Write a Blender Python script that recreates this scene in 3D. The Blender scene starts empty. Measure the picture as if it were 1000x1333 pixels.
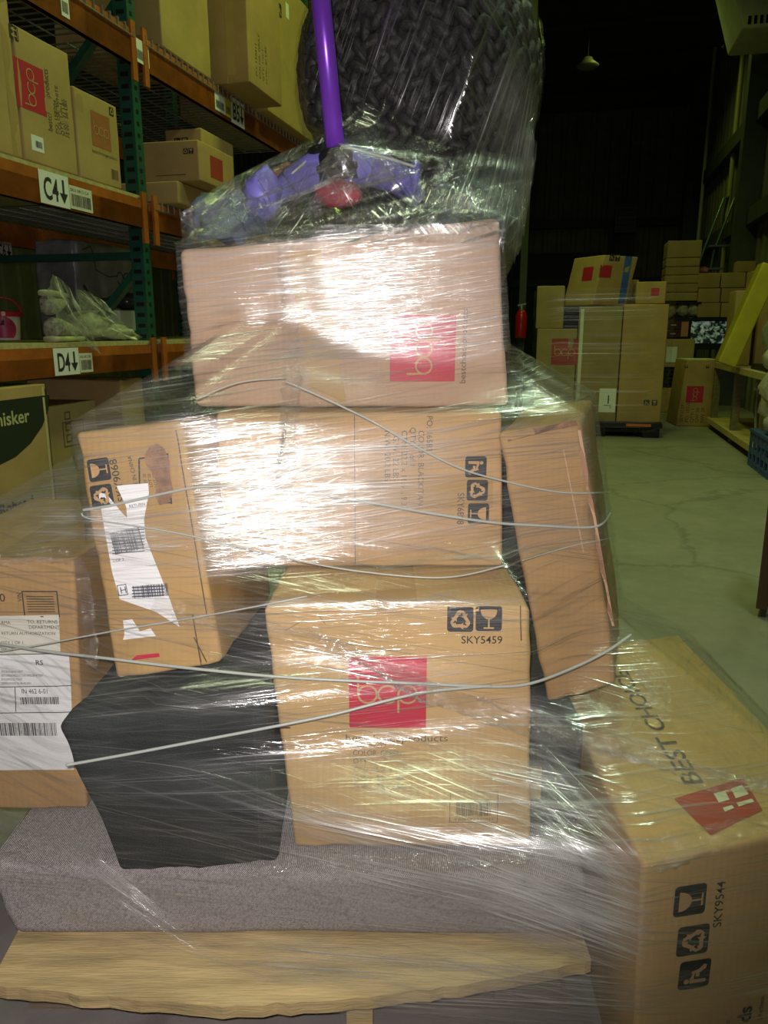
import bpy, bmesh, math, random
from mathutils import Vector, Matrix, noise
from mathutils.bvhtree import BVHTree

random.seed(7)
S = bpy.context.scene
COL = S.collection
PI = math.pi

# ------------------------------------------------------------------ camera
H = 0.97                                   # lens height above the floor
PITCH = math.radians(13.3)
cam_d = bpy.data.cameras.new('camera')
cam_d.sensor_fit = 'VERTICAL'
cam_d.sensor_height = 24.0
cam_d.lens = 24.0 * 1000.0 / 1333.0
cam_d.clip_start = 0.02
cam_d.clip_end = 100
cam = bpy.data.objects.new('camera', cam_d)
COL.objects.link(cam)
cam.location = (0, 0, H)
cam.rotation_euler = (PI / 2 - PITCH, 0, 0)
S.camera = cam
CP, SP = math.cos(PITCH), math.sin(PITCH)

# ------------------------------------------------------------------ view, world, light
S.view_settings.view_transform = 'Standard'
S.view_settings.look = 'None'
S.view_settings.gamma = 1.0
S.view_settings.use_curve_mapping = False
S.view_settings.exposure = 0.0
S.cycles.transparent_max_bounces = 48
S.cycles.max_bounces = 10
S.cycles.glossy_bounces = 4

wd = bpy.data.worlds.new('world')
S.world = wd
wd.use_nodes = True
wd.node_tree.nodes['Background'].inputs[0].default_value = (0.5, 0.6, 0.35, 1)
wd.node_tree.nodes['Background'].inputs[1].default_value = 0.02

AISLE = math.radians(13.7)                 # the warehouse runs 13.7 degrees to the right of the lens axis
A_S, A_C = math.sin(AISLE), math.cos(AISLE)

def W(lat, al, z):
    """warehouse coordinates (across the aisle, along it, up) -> world"""
    return Vector((al * A_S + lat * A_C, al * A_C - lat * A_S, z))

def light(name, kind, loc, energy, color, rot=(0, 0, 0), **kw):
    d = bpy.data.lights.new(name, kind)
    d.energy = energy
    d.color = color
    for k, v in kw.items():
        setattr(d, k, v)
    o = bpy.data.objects.new(name, d)
    o.location = loc
    o.rotation_euler = rot
    COL.objects.link(o)
    return o

# phone flash, a couple of centimetres above the lens
light('phone_flash', 'SPOT', (-0.012, 0.0, H + 0.02), 58, (1.0, 0.94, 0.91),
      (PI / 2 - PITCH, 0, math.radians(17)), spot_size=math.radians(114), spot_blend=1.0, shadow_soft_size=0.007)
# high bay lamps over the aisle and over the load
LAMP = (0.72, 1.0, 0.17)
for lat, al, e in ((-0.5, 0.5, 13), (-0.4, 4.3, 60), (-0.4, 8.3, 15), (0.7, 12.0, 13)):
    light('high_bay_lamp', 'AREA', W(lat, al, 5.2), e, LAMP if al > 2 else (0.86, 1.0, 0.58), (0, 0, -AISLE), shape='RECTANGLE', size=0.5, size_y=1.2,
          spread=math.radians(150))
light('added_glint_lamp', 'AREA', W(0.9, 1.9, 4.4), 30, (0.74, 1.0, 0.66), (0, 0, 0), shape='DISK', size=0.35)  # added overhead source, placed for crisp pale highlights on the film

light('added_glint_lamp', 'AREA', W(1.5, 4.6, 4.6), 13, (0.74, 1.0, 0.6), (0, 0, 0), shape='DISK', size=0.35)  # added source at the right, brightens the streaks on the film hood

# ------------------------------------------------------------------ pixel rays used for measuring the place
def ray(px, py):
    a, b = (px - 500.0) / 1000.0, (666.5 - py) / 1000.0
    return Vector((a, CP + b * SP, b * CP - SP))
EYE = Vector((0, 0, H))
def at_y(px, py, Y):
    r = ray(px, py)
    return EYE + r * (Y / r.y)
def at_z(px, py, z):
    r = ray(px, py)
    return EYE + r * ((z - H) / r.z)
def at_lat(px, py, lat):
    r = ray(px, py)
    k = r.x * A_C - r.y * A_S
    return EYE + r * (lat / k)
def at_al(px, py, al):
    r = ray(px, py)
    k = r.x * A_S + r.y * A_C
    return EYE + r * (al / k)
def lat_al(p):
    return p.x * A_C - p.y * A_S, p.x * A_S + p.y * A_C

# ------------------------------------------------------------------ materials
MATS = {}
def new_mat(name):
    m = bpy.data.materials.new(name)
    m.use_nodes = True
    nt = m.node_tree
    return m, nt, nt.nodes['Principled BSDF']

def N(nt, t, **kw):
    n = nt.nodes.new(t)
    for k, v in kw.items():
        if k in n.inputs:
            n.inputs[k].default_value = v
        else:
            setattr(n, k, v)
    return n

def mat(name, col, rough=0.6, metal=0.0, var=0.12, scale=6.0, bump=0.0, bscale=60.0, stretch=(1, 1, 1), spec=0.5):
    if name in MATS:
        return MATS[name]
    m, nt, b = new_mat(name)
    b.inputs['Roughness'].default_value = rough
    b.inputs['Metallic'].default_value = metal
    b.inputs['Specular IOR Level'].default_value = spec
    tc = N(nt, 'ShaderNodeTexCoord')
    mp = N(nt, 'ShaderNodeMapping')
    mp.inputs['Scale'].default_value = stretch
    nt.links.new(tc.outputs['Object'], mp.inputs[0])
    nz = N(nt, 'ShaderNodeTexNoise', Scale=scale, Detail=6.0, Roughness=0.65)
    nt.links.new(mp.outputs[0], nz.inputs['Vector'])
    rp = N(nt, 'ShaderNodeValToRGB')
    c = Vector(col)
    lo, hi = c * (1 - var), c * (1 + var)
    rp.color_ramp.elements[0].position = 0.3
    rp.color_ramp.elements[1].position = 0.7
    rp.color_ramp.elements[0].color = (*lo, 1)
    rp.color_ramp.elements[1].color = (min(1, hi.x), min(1, hi.y), min(1, hi.z), 1)
    nt.links.new(nz.outputs['Fac'], rp.inputs[0])
    nt.links.new(rp.outputs[0], b.inputs['Base Color'])
    if bump:
        n2 = N(nt, 'ShaderNodeTexNoise', Scale=bscale, Detail=4.0)
        nt.links.new(mp.outputs[0], n2.inputs['Vector'])
        bp = N(nt, 'ShaderNodeBump', Strength=bump, Distance=0.004)
        nt.links.new(n2.outputs['Fac'], bp.inputs['Height'])
        nt.links.new(bp.outputs[0], b.inputs['Normal'])
    MATS[name] = m
    return m

def cardboard(name, col, flute=1.0, axis=0):
    """kraft board: fibre mottling, faint flute ribs and scuffs"""
    m, nt, b = new_mat(name)
    b.inputs['Roughness'].default_value = 0.72
    b.inputs['Specular IOR Level'].default_value = 0.25
    tc = N(nt, 'ShaderNodeTexCoord')
    n1 = N(nt, 'ShaderNodeTexNoise', Scale=5.0, Detail=8.0, Roughness=0.6)
    n2 = N(nt, 'ShaderNodeTexNoise', Scale=1.0, Detail=3.0)
    mp = N(nt, 'ShaderNodeMapping')
    mp.inputs['Scale'].default_value = (18, 18, 240)
    nt.links.new(tc.outputs['Object'], mp.inputs[0])
    nt.links.new(mp.outputs[0], n2.inputs['Vector'])
    nt.links.new(tc.outputs['Object'], n1.inputs['Vector'])
    c = Vector(col)
    r1 = N(nt, 'ShaderNodeValToRGB')
    r1.color_ramp.elements[0].position, r1.color_ramp.elements[1].position = 0.32, 0.68
    r1.color_ramp.elements[0].color = (*(c * 0.86), 1)
    r1.color_ramp.elements[1].color = (*(c * 1.10), 1)
    nt.links.new(n1.outputs['Fac'], r1.inputs[0])
    mx = N(nt, 'ShaderNodeMix', data_type='RGBA', blend_type='MULTIPLY')
    mx.inputs[0].default_value = 0.35
    nt.links.new(r1.outputs[0], mx.inputs[6])
    r2 = N(nt, 'ShaderNodeValToRGB')
    r2.color_ramp.elements[0].color = (0.75, 0.72, 0.68, 1)
    r2.color_ramp.elements[1].color = (1.1, 1.1, 1.1, 1)
    nt.links.new(n2.outputs['Fac'], r2.inputs[0])
    nt.links.new(r2.outputs[0], mx.inputs[7])
    nt.links.new(mx.outputs[2], b.inputs['Base Color'])
    wv = N(nt, 'ShaderNodeTexWave', Scale=34.0, Distortion=0.6)
    wv.bands_direction = 'X'
    nt.links.new(tc.outputs['Object'], wv.inputs['Vector'])
    ad = N(nt, 'ShaderNodeMath', operation='MULTIPLY_ADD')
    ad.inputs[1].default_value = 0.25 * flute
    nt.links.new(wv.outputs['Fac'], ad.inputs[0])
    nt.links.new(n1.outputs['Fac'], ad.inputs[2])
    bp = N(nt, 'ShaderNodeBump', Strength=0.25, Distance=0.003)
    nt.links.new(ad.outputs[0], bp.inputs['Height'])
    nt.links.new(bp.outputs[0], b.inputs['Normal'])
    MATS[name] = m
    return m

KRAFT = cardboard('kraft_board', (0.43, 0.27, 0.108))
KRAFT_PALE = cardboard('pale_kraft_board', (0.48, 0.305, 0.145))
KRAFT_RED = cardboard('reddish_kraft_board', (0.42, 0.26, 0.118))
KRAFT_GOLD = cardboard('golden_kraft_board', (0.45, 0.30, 0.13))
KRAFT_LIGHT = cardboard('light_kraft_board', (0.49, 0.325, 0.148))
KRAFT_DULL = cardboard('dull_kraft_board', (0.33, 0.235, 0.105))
INK = mat('black_ink', (0.022, 0.022, 0.022), 0.7, var=0.3, scale=60)
INK_GREY = mat('faded_ink', (0.10, 0.075, 0.05), 0.8, var=0.3, scale=60)
RED_INK = mat('red_ink', (0.47, 0.018, 0.045), 0.55, var=0.08)
RED_DULL = mat('faded_red_ink', (0.34, 0.035, 0.03), 0.6, var=0.1)
TAN_INK = mat('kraft_knockout', (0.46, 0.28, 0.13), 0.7)
WHITE_PAPER = mat('white_label_paper', (0.78, 0.77, 0.78), 0.5, var=0.04)
CREAM_PAPER = mat('cream_label_paper', (0.66, 0.64, 0.55), 0.5, var=0.04)
TORN = mat('torn_board_fibre', (0.27, 0.15, 0.09), 0.9, var=0.45, scale=40, bump=0.6, bscale=120)
TAPE = mat('tan_packing_tape', (0.42, 0.27, 0.12), 0.18, var=0.06)
BLUE_TAPE = mat('blue_tape', (0.05, 0.13, 0.50), 0.4)
ORANGE = mat('orange_rack_paint', (0.36, 0.095, 0.015), 0.5, var=0.35, scale=9)
GREEN = mat('green_rack_paint', (0.012, 0.075, 0.055), 0.45, var=0.25, scale=8)
STEEL = mat('galvanised_steel', (0.45, 0.45, 0.43), 0.4, 0.8)
BLACK_PL = mat('black_plastic', (0.011, 0.011, 0.012), 0.5, spec=0.25)
WOOD = mat('pine_deck_wood', (0.50, 0.37, 0.18), 0.75, var=0.4, scale=5, bump=0.4, bscale=40, stretch=(1, 9, 9))
WOOD_DARK = mat('weathered_wood', (0.20, 0.15, 0.11), 0.85, var=0.3, scale=7, bump=0.4, stretch=(1, 8, 8))
BOARD = mat('particle_board', (0.42, 0.36, 0.17), 0.8, var=0.25, scale=50)

# ------------------------------------------------------------------ object helpers
WLOC = {}
def mk(name, verts, faces, material, parent=None, loc=None, smooth=False, uvs=None):
    """one mesh object; verts are world points, origin = loc (or the parent's)"""
    if parent is not None:
        o0 = WLOC[parent.name]
    else:
        if loc is None:
            xs = [v[0] for v in verts]; ys = [v[1] for v in verts]; zs = [v[2] for v in verts]
            loc = ((min(xs) + max(xs)) / 2, (min(ys) + max(ys)) / 2, min(zs))
        o0 = Vector(loc)
    me = bpy.data.meshes.new(name)
    me.from_pydata([(Vector(v) - o0) for v in verts], [], faces)
    me.materials.append(material)
    if uvs is not None:
        ul = me.uv_layers.new(name='UVMap')
        for p in me.polygons:
            for li in p.loop_indices:
                ul.data[li].uv = uvs[me.loops[li].vertex_index] if not callable(uvs) else uvs(p.index, me.loops[li].vertex_index)
    if smooth:
        for p in me.polygons:
            p.use_smooth = True
    me.update()
    ob = bpy.data.objects.new(name, me)
    COL.objects.link(ob)
    if parent is not None:
        ob.parent = parent
    else:
        ob.location = o0
    WLOC[ob.name] = o0
    return ob

def empty(name, loc):
    o = bpy.data.objects.new(name, None)
    o.location = loc
    o.empty_display_size = 0.05
    COL.objects.link(o)
    WLOC[o.name] = Vector(loc)
    return o

def tag(o, label, cat, group=None, kind=None):
    o['label'] = label
    o['category'] = cat
    if group: o['group'] = group
    if kind: o['kind'] = kind
    return o

def struct(o):
    o['kind'] = 'structure'
    return o

class MB:
    """collects simple solids into one mesh"""
    def __init__(self):
        self.v, self.f = [], []
    def add(self, vs, fs):
        k = len(self.v)
        self.v += [Vector(p) for p in vs]
        self.f += [tuple(i + k for i in f) for f in fs]
        return self
    def hexa(self, b, t):
        """b, t: four bottom and four top corners, counter-clockwise from above"""
        return self.add(list(b) + list(t), [(3, 2, 1, 0), (4, 5, 6, 7), (0, 1, 5, 4), (1, 2, 6, 5), (2, 3, 7, 6), (3, 0, 4, 7)])
    def box(self, x0, x1, y0, y1, z0, z1):
        q = [(x0, y0), (x1, y0), (x1, y1), (x0, y1)]
        return self.hexa([(x, y, z0) for x, y in q], [(x, y, z1) for x, y in q])
    def wbox(self, l0, l1, a0, a1, z0, z1):
        q = [(l0, a0), (l1, a0), (l1, a1), (l0, a1)]
        return self.hexa([W(l, a, z0) for l, a in q], [W(l, a, z1) for l, a in q])
    def tube(self, pts, r, n=8, cap=True, r1=None):
        pts = [Vector(p) for p in pts]
        rings = []
        up = Vector((0, 0, 1))
        for i, p in enumerate(pts):
            d = (pts[min(i + 1, len(pts) - 1)] - pts[max(i - 1, 0)]).normalized()
            a = d.cross(up)
            if a.length < 1e-3: a = d.cross(Vector((1, 0, 0)))
            a.normalize(); b = d.cross(a)
            rr = r if not callable(r) else r(i / (len(pts) - 1))
            rings.append([p + (a * math.cos(2 * PI * k / n) + b * math.sin(2 * PI * k / n)) * rr for k in range(n)])
        vs = [v for g in rings for v in g]
        fs = []
        for i in range(len(pts) - 1):
            for k in range(n):
                a, b = i * n + k, i * n + (k + 1) % n
                fs.append((a, b, b + n, a + n))
        if cap:
            fs.append(tuple(range(n))[::-1])
            fs.append(tuple((len(pts) - 1) * n + k for k in range(n)))
        return self.add(vs, fs)
    def bar(self, p, q, w, h):
        p, q = Vector(p), Vector(q)
        d = (q - p).normalized()
        a = d.cross(Vector((0, 0, 1)))
        if a.length < 1e-3: a = Vector((1, 0, 0))
        a.normalize(); b = a.cross(d)
        o = [(-1, -1), (1, -1), (1, 1), (-1, 1)]
        vs = [p + a * (s * w / 2) + b * (t * h / 2) for s, t in o] + [q + a * (s * w / 2) + b * (t * h / 2) for s, t in o]
        return self.add(vs, [(3, 2, 1, 0), (4, 5, 6, 7), (0, 1, 5, 4), (1, 2, 6, 5), (2, 3, 7, 6), (3, 0, 4, 7)])
    def lathe(self, c, prof, n=32, axis=Vector((0, 0, 1))):
        """prof: (radius, height) pairs along axis"""
        c = Vector(c); ax = axis.normalized()
        a = ax.cross(Vector((0, 0, 1)))
        if a.length < 1e-3: a = Vector((1, 0, 0))
        a.normalize(); b = ax.cross(a)
        vs = [c + ax * h + (a * math.cos(2 * PI * k / n) + b * math.sin(2 * PI * k / n)) * r for r, h in prof for k in range(n)]
        fs = [(i * n + k, i * n + (k + 1) % n, (i + 1) * n + (k + 1) % n, (i + 1) * n + k) for i in range(len(prof) - 1) for k in range(n)]
        return self.add(vs, fs)
    def blob(self, c, rx, ry, rz, nu=14, nv=9, amp=0.0, f=6.0, seed=0, flat=None):
        c = Vector(c)
        vs, fs = [], []
        for j in range(nv + 1):
            th = PI * j / nv
            for i in range(nu):
                ph = 2 * PI * i / nu
                d = Vector((math.sin(th) * math.cos(ph), math.sin(th) * math.sin(ph), math.cos(th)))
                k = 1 + amp * noise.noise(d * f * 0.35 + Vector((seed * 3.1, seed, 0)))
                p = Vector((d.x * rx * k, d.y * ry * k, d.z * rz * k))
                if flat is not None and p.z < flat: p.z = flat
                vs.append(c + p)
        for j in range(nv):
            for i in range(nu):
                fs.append((j * nu + i, (j + 1) * nu + i, (j + 1) * nu + (i + 1) % nu, j * nu + (i + 1) % nu))
        return self.add(vs, fs)
    def build(self, name, material, parent=None, loc=None, smooth=False):
        return mk(name, self.v, self.f, material, parent, loc, smooth)

# ---- boxes with rounded, slightly crushed edges
def trilin(c, s, t, u):
    """c: 8 corners [front BL,BR,TR,TL, back BL,BR,TR,TL]; s right, t up, u into depth"""
    f = (c[0] * (1 - s) + c[1] * s) * (1 - t) + (c[3] * (1 - s) + c[2] * s) * t
    b = (c[4] * (1 - s) + c[5] * s) * (1 - t) + (c[7] * (1 - s) + c[6] * s) * t
    return f * (1 - u) + b * u

def round_box(c, r=0.006, cells=8, amp=0.0012, crush=0.004, seed=0.0, bulge=0.0):
    w = ((c[1] - c[0]).length + (c[2] - c[3]).length) / 2
    h = ((c[3] - c[0]).length + (c[2] - c[1]).length) / 2
    d = ((c[4] - c[0]).length + (c[6] - c[2]).length) / 2
    def ticks(L):
        return [0, r * .35, r * .7, r] + [r + (L - 2 * r) * k / cells for k in range(1, cells)] + [L - r, L - r * .7, L - r * .35, L]
    X, Y, Z = ticks(w), ticks(d), ticks(h)
    verts, faces, idx = [], [], {}
    def vid(x, y, z):
        k = (round(x, 6), round(y, 6), round(z, 6))
        if k in idx: return idx[k]
        p = Vector((x, y, z))
        q = Vector((min(max(x, r), w - r), min(max(y, r), d - r), min(max(z, r), h - r)))
        e = p - q
        edge = 0.0
        if e.length > 1e-9:
            n = e.normalized()
            p = q + n * r
        else:
            n = Vector((0, 0, 0))
        base = trilin(c, p.x / w, p.z / h, p.y / d)
        # distance to closest edge: crush there
        dd = sorted((min(x, w - x), min(y, d - y), min(z, h - z)))
        near = math.exp(-(dd[1] / 0.02) ** 2)
        nz = noise.noise(base * 9 + Vector((seed, seed * 2, 0)))
        nz2 = noise.noise(base * 38 + Vector((0, seed, seed)))
        cen = sum(c, Vector()) / 8
        out = (base - cen).normalized()
        wn = (c[1] - c[0]).normalized() * n.x + (c[4] - c[0]).normalized() * n.y + (c[3] - c[0]).normalized() * n.z
        bl = bulge * (math.sin(PI * p.x / w) * math.sin(PI * p.z / h) if abs(n.y) > .5 else 0)
        base = base + wn * (amp * nz + bl) - out * (crush * near * max(0.0, nz * .7 + nz2 * .9))
        idx[k] = len(verts)
        verts.append(base)
        return idx[k]
    def quad(f, A, B, flip):
        for i in range(len(A) - 1):
            for j in range(len(B) - 1):
                q = [f(A[i], B[j]), f(A[i + 1], B[j]), f(A[i + 1], B[j + 1]), f(A[i], B[j + 1])]
                q = [vid(*p) for p in q]
                faces.append(tuple(q[::-1] if flip else q))
    quad(lambda a, b: (a, 0, b), X, Z, False)
    quad(lambda a, b: (a, d, b), X, Z, True)
    quad(lambda a, b: (0, a, b), Y, Z, True)
    quad(lambda a, b: (w, a, b), Y, Z, False)
    quad(lambda a, b: (a, b, 0), X, Y, True)
    quad(lambda a, b: (a, b, h), X, Y, False)
    return verts, faces

FACES = {'front': (0, 1, 2, 3), 'right': (1, 5, 6, 2), 'left': (4, 0, 3, 7), 'top': (3, 2, 6, 7), 'back': (5, 4, 7, 6)}
class Face:
    def __init__(self, corners, key, bvh):
        i = FACES[key]
        self.bl, self.br, self.tr, self.tl = (corners[k] for k in i)
        self.eu = (self.br - self.bl).normalized()
        self.n = self.eu.cross(self.tl - self.bl).normalized()
        self.ev = self.n.cross(self.eu)
        self.w = (self.br - self.bl).length
        self.h = (self.tl - self.bl).length
        self.bvh = bvh
    def px(self, x, y):
        r = ray(x, y)
        t = (self.bl - EYE).dot(self.n) / r.dot(self.n)
        p = EYE + r * t - self.bl
        return p.dot(self.eu), p.dot(self.ev)
    def pt(self, u, v, off):
        p = self.bl + self.eu * u + self.ev * v
        if self.bvh is not None:
            hit = self.bvh.ray_cast(p + self.n * 0.05, -self.n, 0.065)
            if hit[0] is not None: p = hit[0]
        return p + self.n * off

TXT = {}
def text_mesh(s, bold=0.0):
    k = (s, bold)
    if k not in TXT:
        cu = bpy.data.curves.new('txt', 'FONT')
        cu.body = s
        cu.resolution_u = 3
        cu.offset = bold
        ob = bpy.data.objects.new('txt', cu)
        COL.objects.link(ob)
        dg = bpy.context.evaluated_depsgraph_get()
        me = bpy.data.meshes.new_from_object(ob.evaluated_get(dg))
        vs = [v.co.copy() for v in me.vertices]
        fs = [tuple(p.vertices) for p in me.polygons]
        bpy.data.objects.remove(ob); bpy.data.curves.remove(cu); bpy.data.meshes.remove(me)
        TXT[k] = (vs, fs)
    return TXT[k]

class Decal:
    """flat ink or paper lying on one face of a box"""
    def __init__(self, face, off=0.0008):
        self.F, self.off, self.v, self.f = face, off, [], []
        self.cache = []
    def poly(self, pts):
        k = len(self.v)
        self.v += [self.F.pt(u, v, self.off) for u, v in pts]
        self.f.append(tuple(range(k, k + len(pts))))
        return self
    def quad(self, p00, p10, p11, p01, cell=0.02):
        A, B, C, D = (Vector(p) for p in (p00, p10, p11, p01))
        nu = max(1, min(14, int(max((B - A).length, (C - D).length) / cell)))
        nv = max(1, min(14, int(max((D - A).length, (C - B).length) / cell)))
        k = len(self.v)
        for j in range(nv + 1):
            for i in range(nu + 1):
                s, t = i / nu, j / nv
                p = (A * (1 - s) + B * s) * (1 - t) + (D * (1 - s) + C * s) * t
                self.v.append(self.F.pt(p.x, p.y, self.off))
        for j in range(nv):
            for i in range(nu):
                a = k + j * (nu + 1) + i
                self.f.append((a, a + 1, a + nu + 2, a + nu + 1))
        return self
    def rect(self, u, v, w, h, rot=0.0):
        c, s = math.cos(rot), math.sin(rot)
        q = [(u + x * c - y * s, v + x * s + y * c) for x, y in ((0, 0), (w, 0), (w, h), (0, h))]
        return self.quad(*q)
    def pxquad(self, *pix):
        return self.quad(*[self.F.px(x, y) for x, y in pix])
    def rrect(self, u, v, w, h, r, rot=0.0):
        T = lambda x, y: rot2(u, v, x, y, rot)
        for x0, x1, y0, y1 in ((r, w - r, 0, h), (0, r, r, h - r), (w - r, w, r, h - r)):
            self.quad(T(x0, y0), T(x1, y0), T(x1, y1), T(x0, y1), 0.006)
        for cx, cy, a0 in ((w - r, h - r, 0), (r, h - r, 90), (r, r, 180), (w - r, r, 270)):
            self.poly([T(cx, cy)] + [T(cx + r * math.cos(math.radians(a0 + 22.5 * k)), cy + r * math.sin(math.radians(a0 + 22.5 * k))) for k in range(5)])
        return self
    def ring(self, u, v, r0, r1, a0=0, a1=360, n=22, rot=0.0):
        k = len(self.v)
        for i in range(n + 1):
            a = math.radians(a0 + (a1 - a0) * i / n) + rot
            for r in (r0, r1):
                self.v.append(self.F.pt(u + r * math.cos(a), v + r * math.sin(a), self.off))
        for i in range(n):
            self.f.append((k + 2 * i, k + 2 * i + 1, k + 2 * i + 3, k + 2 * i + 2))
        return self
    def text(self, s, u, v, h, rot=0.0, bold=0.0, sx=1.0, fit=None):
        vs, fs = text_mesh(s, bold)
        if not vs: return self
        x1 = max(p.x for p in vs)
        k0 = h / 0.70
        if fit: sx = fit / (x1 * k0)
        c, sn = math.cos(rot), math.sin(rot)
        k = len(self.v)
        for p in vs:
            x, y = p.x * k0 * sx, p.y * k0
            self.v.append(self.F.pt(u + x * c - y * sn, v + x * sn + y * c, self.off))
        self.f += [tuple(i + k for i in f) for f in fs]
        return self
    def barcode(self, u, v, w, h, rot=0.0, n=34, seed=1):
        rnd = random.Random(seed)
        x = 0.0
        while x < w * 0.985:
            a = rnd.choice((1, 1, 2, 3)) * w / (n * 3.2)
            b = rnd.choice((1, 1, 2)) * w / (n * 3.2)
            a = min(a, w - x)
            c, s = math.cos(rot), math.sin(rot)
            q = [(u + X * c - Y * s, v + X * s + Y * c) for X, Y in ((x, 0), (x + a, 0), (x + a, h), (x, h))]
            self.poly(q)
            x += a + b
        return self
    def outline(self, u, v, w, h, t, rot=0.0):
        for a in ((0, 0, w, t), (0, h - t, w, t), (0, 0, t, h), (w - t, 0, t, h)):
            c, s = math.cos(rot), math.sin(rot)
            self.rect(u + a[0] * c - a[1] * s, v + a[0] * s + a[1] * c, a[2], a[3], rot)
        return self
    def build(self, name, material, parent):
        return mk(name, self.v, self.f, material, parent)

def rot2(u, v, x, y, rot):
    c, s = math.cos(rot), math.sin(rot)
    return u + x * c - y * s, v + x * s + y * c

def icon(face, kind, u, v, s, rot, parent, fg=None, ink=None):
    """dark rounded tile with a kraft pictogram; (u,v) is its lower-left corner in its own upright frame"""
    b = Decal(face, 0.0008).rrect(u, v, s, s, s * .12, rot).build('handling_icon', ink or INK, parent)
    d = Decal(face, 0.0020)
    def P(pts): d.poly([rot2(u, v, x * s, y * s, rot) for x, y in pts])
    if kind == 'glass':
        bowl = [(.18, .86), (.82, .86)] + [(.5 + .32 * math.cos(math.radians(a)), .86 + .40 * math.sin(math.radians(a))) for a in range(-15, -166, -15)]
        P(bowl)
        P([(.47, .12), (.53, .12), (.53, .5), (.47, .5)])
        P([(.30, .10), (.70, .10), (.70, .16), (.30, .16)])
        g = d.build('pictogram', fg or TAN_INK, b)
        return b
    if kind == 'recycle':
        for k in range(3):
            a0 = math.radians(90 + 120 * k)
            def T(x, y):
                return (.5 + (x * math.cos(a0 - PI / 2) - y * math.sin(a0 - PI / 2)), .47 + (x * math.sin(a0 - PI / 2) + y * math.cos(a0 - PI / 2)))
            P([T(-.26, .10), T(-.13, .36), T(-.02, .40), T(.06, .36), T(.00, .20), T(-.06, .22), T(-.14, .06)])
            P([T(.02, .39), T(.13, .37), T(.20, .24), T(.27, .28), T(.22, .06), T(.02, .14), T(.10, .18)])
    if kind == 'carry':
        d.ring(*rot2(u, v, .30 * s, .76 * s, rot), 0, .085 * s, n=12)
        d.ring(*rot2(u, v, .74 * s, .24 * s, rot), 0, .08 * s, n=12)
        P([(.22, .66), (.36, .66), (.60, .56), (.60, .50), (.36, .54), (.34, .14), (.22, .14)])
        P([(.60, .30), (.82, .14), (.86, .24), (.70, .40), (.64, .62), (.56, .62)])
        P([(.44, .36), (.62, .36), (.62, .48), (.44, .48)])
    if kind == 'up':
        for x in (.3, .7):
            P([(x - .05, .25), (x + .05, .25), (x + .05, .6), (x - .05, .6)])
            P([(x - .16, .58), (x + .16, .58), (x, .86)])
        P([(.12, .12), (.88, .12), (.88, .18), (.12, .18)])
    d.build('pictogram', fg or TAN_INK, b)
    return b

def bcp_logo(face, u, v, s, rot, parent, red=None, fg=None, under=True, name_line='bestchoiceproducts'):
    """red square with the three outlined round letters; (u,v) lower-left in its own upright frame"""
    sq = Decal(face, 0.0008)
    q = [rot2(u, v, x * s, y * s, rot) for x, y in ((0, 0), (1, 0), (1, 1), (0, 1))]
    sq.quad(*q)
    b = sq.build('logo_square', red or RED_INK, parent)
    d = Decal(face, 0.0018)
    R, t = .135 * s, .028 * s
    for i, cx in enumerate((.24, .50, .76)):
        c = rot2(u, v, cx * s, .48 * s, rot)
        if i == 1: d.ring(*c, R - t, R, 40, 320, rot=rot)
        else: d.ring(*c, R - t, R, rot=rot)
    for cx, y0, y1 in ((.24 - .135, .48, .74), (.76 - .135, .22, .48)):
        d.quad(*[rot2(u, v, x * s, y * s, rot) for x, y in ((cx, y0), (cx + .028, y0), (cx + .028, y1), (cx, y1))])
    d.build('logo_letters', fg or TAN_INK, b)
    if under:
        n = Decal(face, 0.0008)
        p = rot2(u, v, -.06 * s, -.20 * s, rot)
        n.text(name_line, p[0], p[1], .10 * s, rot, fit=1.35 * s)
        n.build('printed_text', INK_GREY, parent)
    return b

def carton(corners, material, label, cat='cardboard box', name='cardboard_box', group=None, **kw):
    c = [Vector(p) for p in corners]
    v, f = round_box(c, **kw)
    o = mk(name, v, f, material, smooth=True)
    tag(o, label, cat, group)
    bvh = BVHTree.FromPolygons(v, f)
    return o, {k: Face(c, k, bvh) for k in FACES}, c

def front_box(TL, TR, BR, BL, depth):
    """corners from the four measured front corners (pixel x, pixel y, distance) and a depth vector"""
    d = Vector(depth)
    f = [at_y(*BL), at_y(*BR), at_y(*TR), at_y(*TL)]
    return f + [p + d for p in f]

def wcorners(l0, l1, a0, a1, z0, z1, yaw=0.0):
    """carton in warehouse coordinates; its 'front' face is the one that faces back down the aisle to the lens"""
    cl, ca = (l0 + l1) / 2, (a0 + a1) / 2
    cy, sy = math.cos(yaw), math.sin(yaw)
    def q(l, a, z):
        x, y = l - cl, a - ca
        return W(cl + x * cy - y * sy, ca + x * sy + y * cy, z)
    return [q(l0, a0, z0), q(l1, a0, z0), q(l1, a0, z1), q(l0, a0, z1), q(l0, a1, z0), q(l1, a1, z0), q(l1, a1, z1), q(l0, a1, z1)]

def tape_strip(face, u0, v0, u1, v1, w, parent, material=None, name='packing_tape'):
    a, b = Vector((u0, v0)), Vector((u1, v1))
    d = (b - a).normalized(); n = Vector((-d.y, d.x)) * (w / 2)
    return Decal(face, 0.0006).quad(a - n, b - n, b + n, a + n, 0.03).build(name, material or TAPE, parent)

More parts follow.
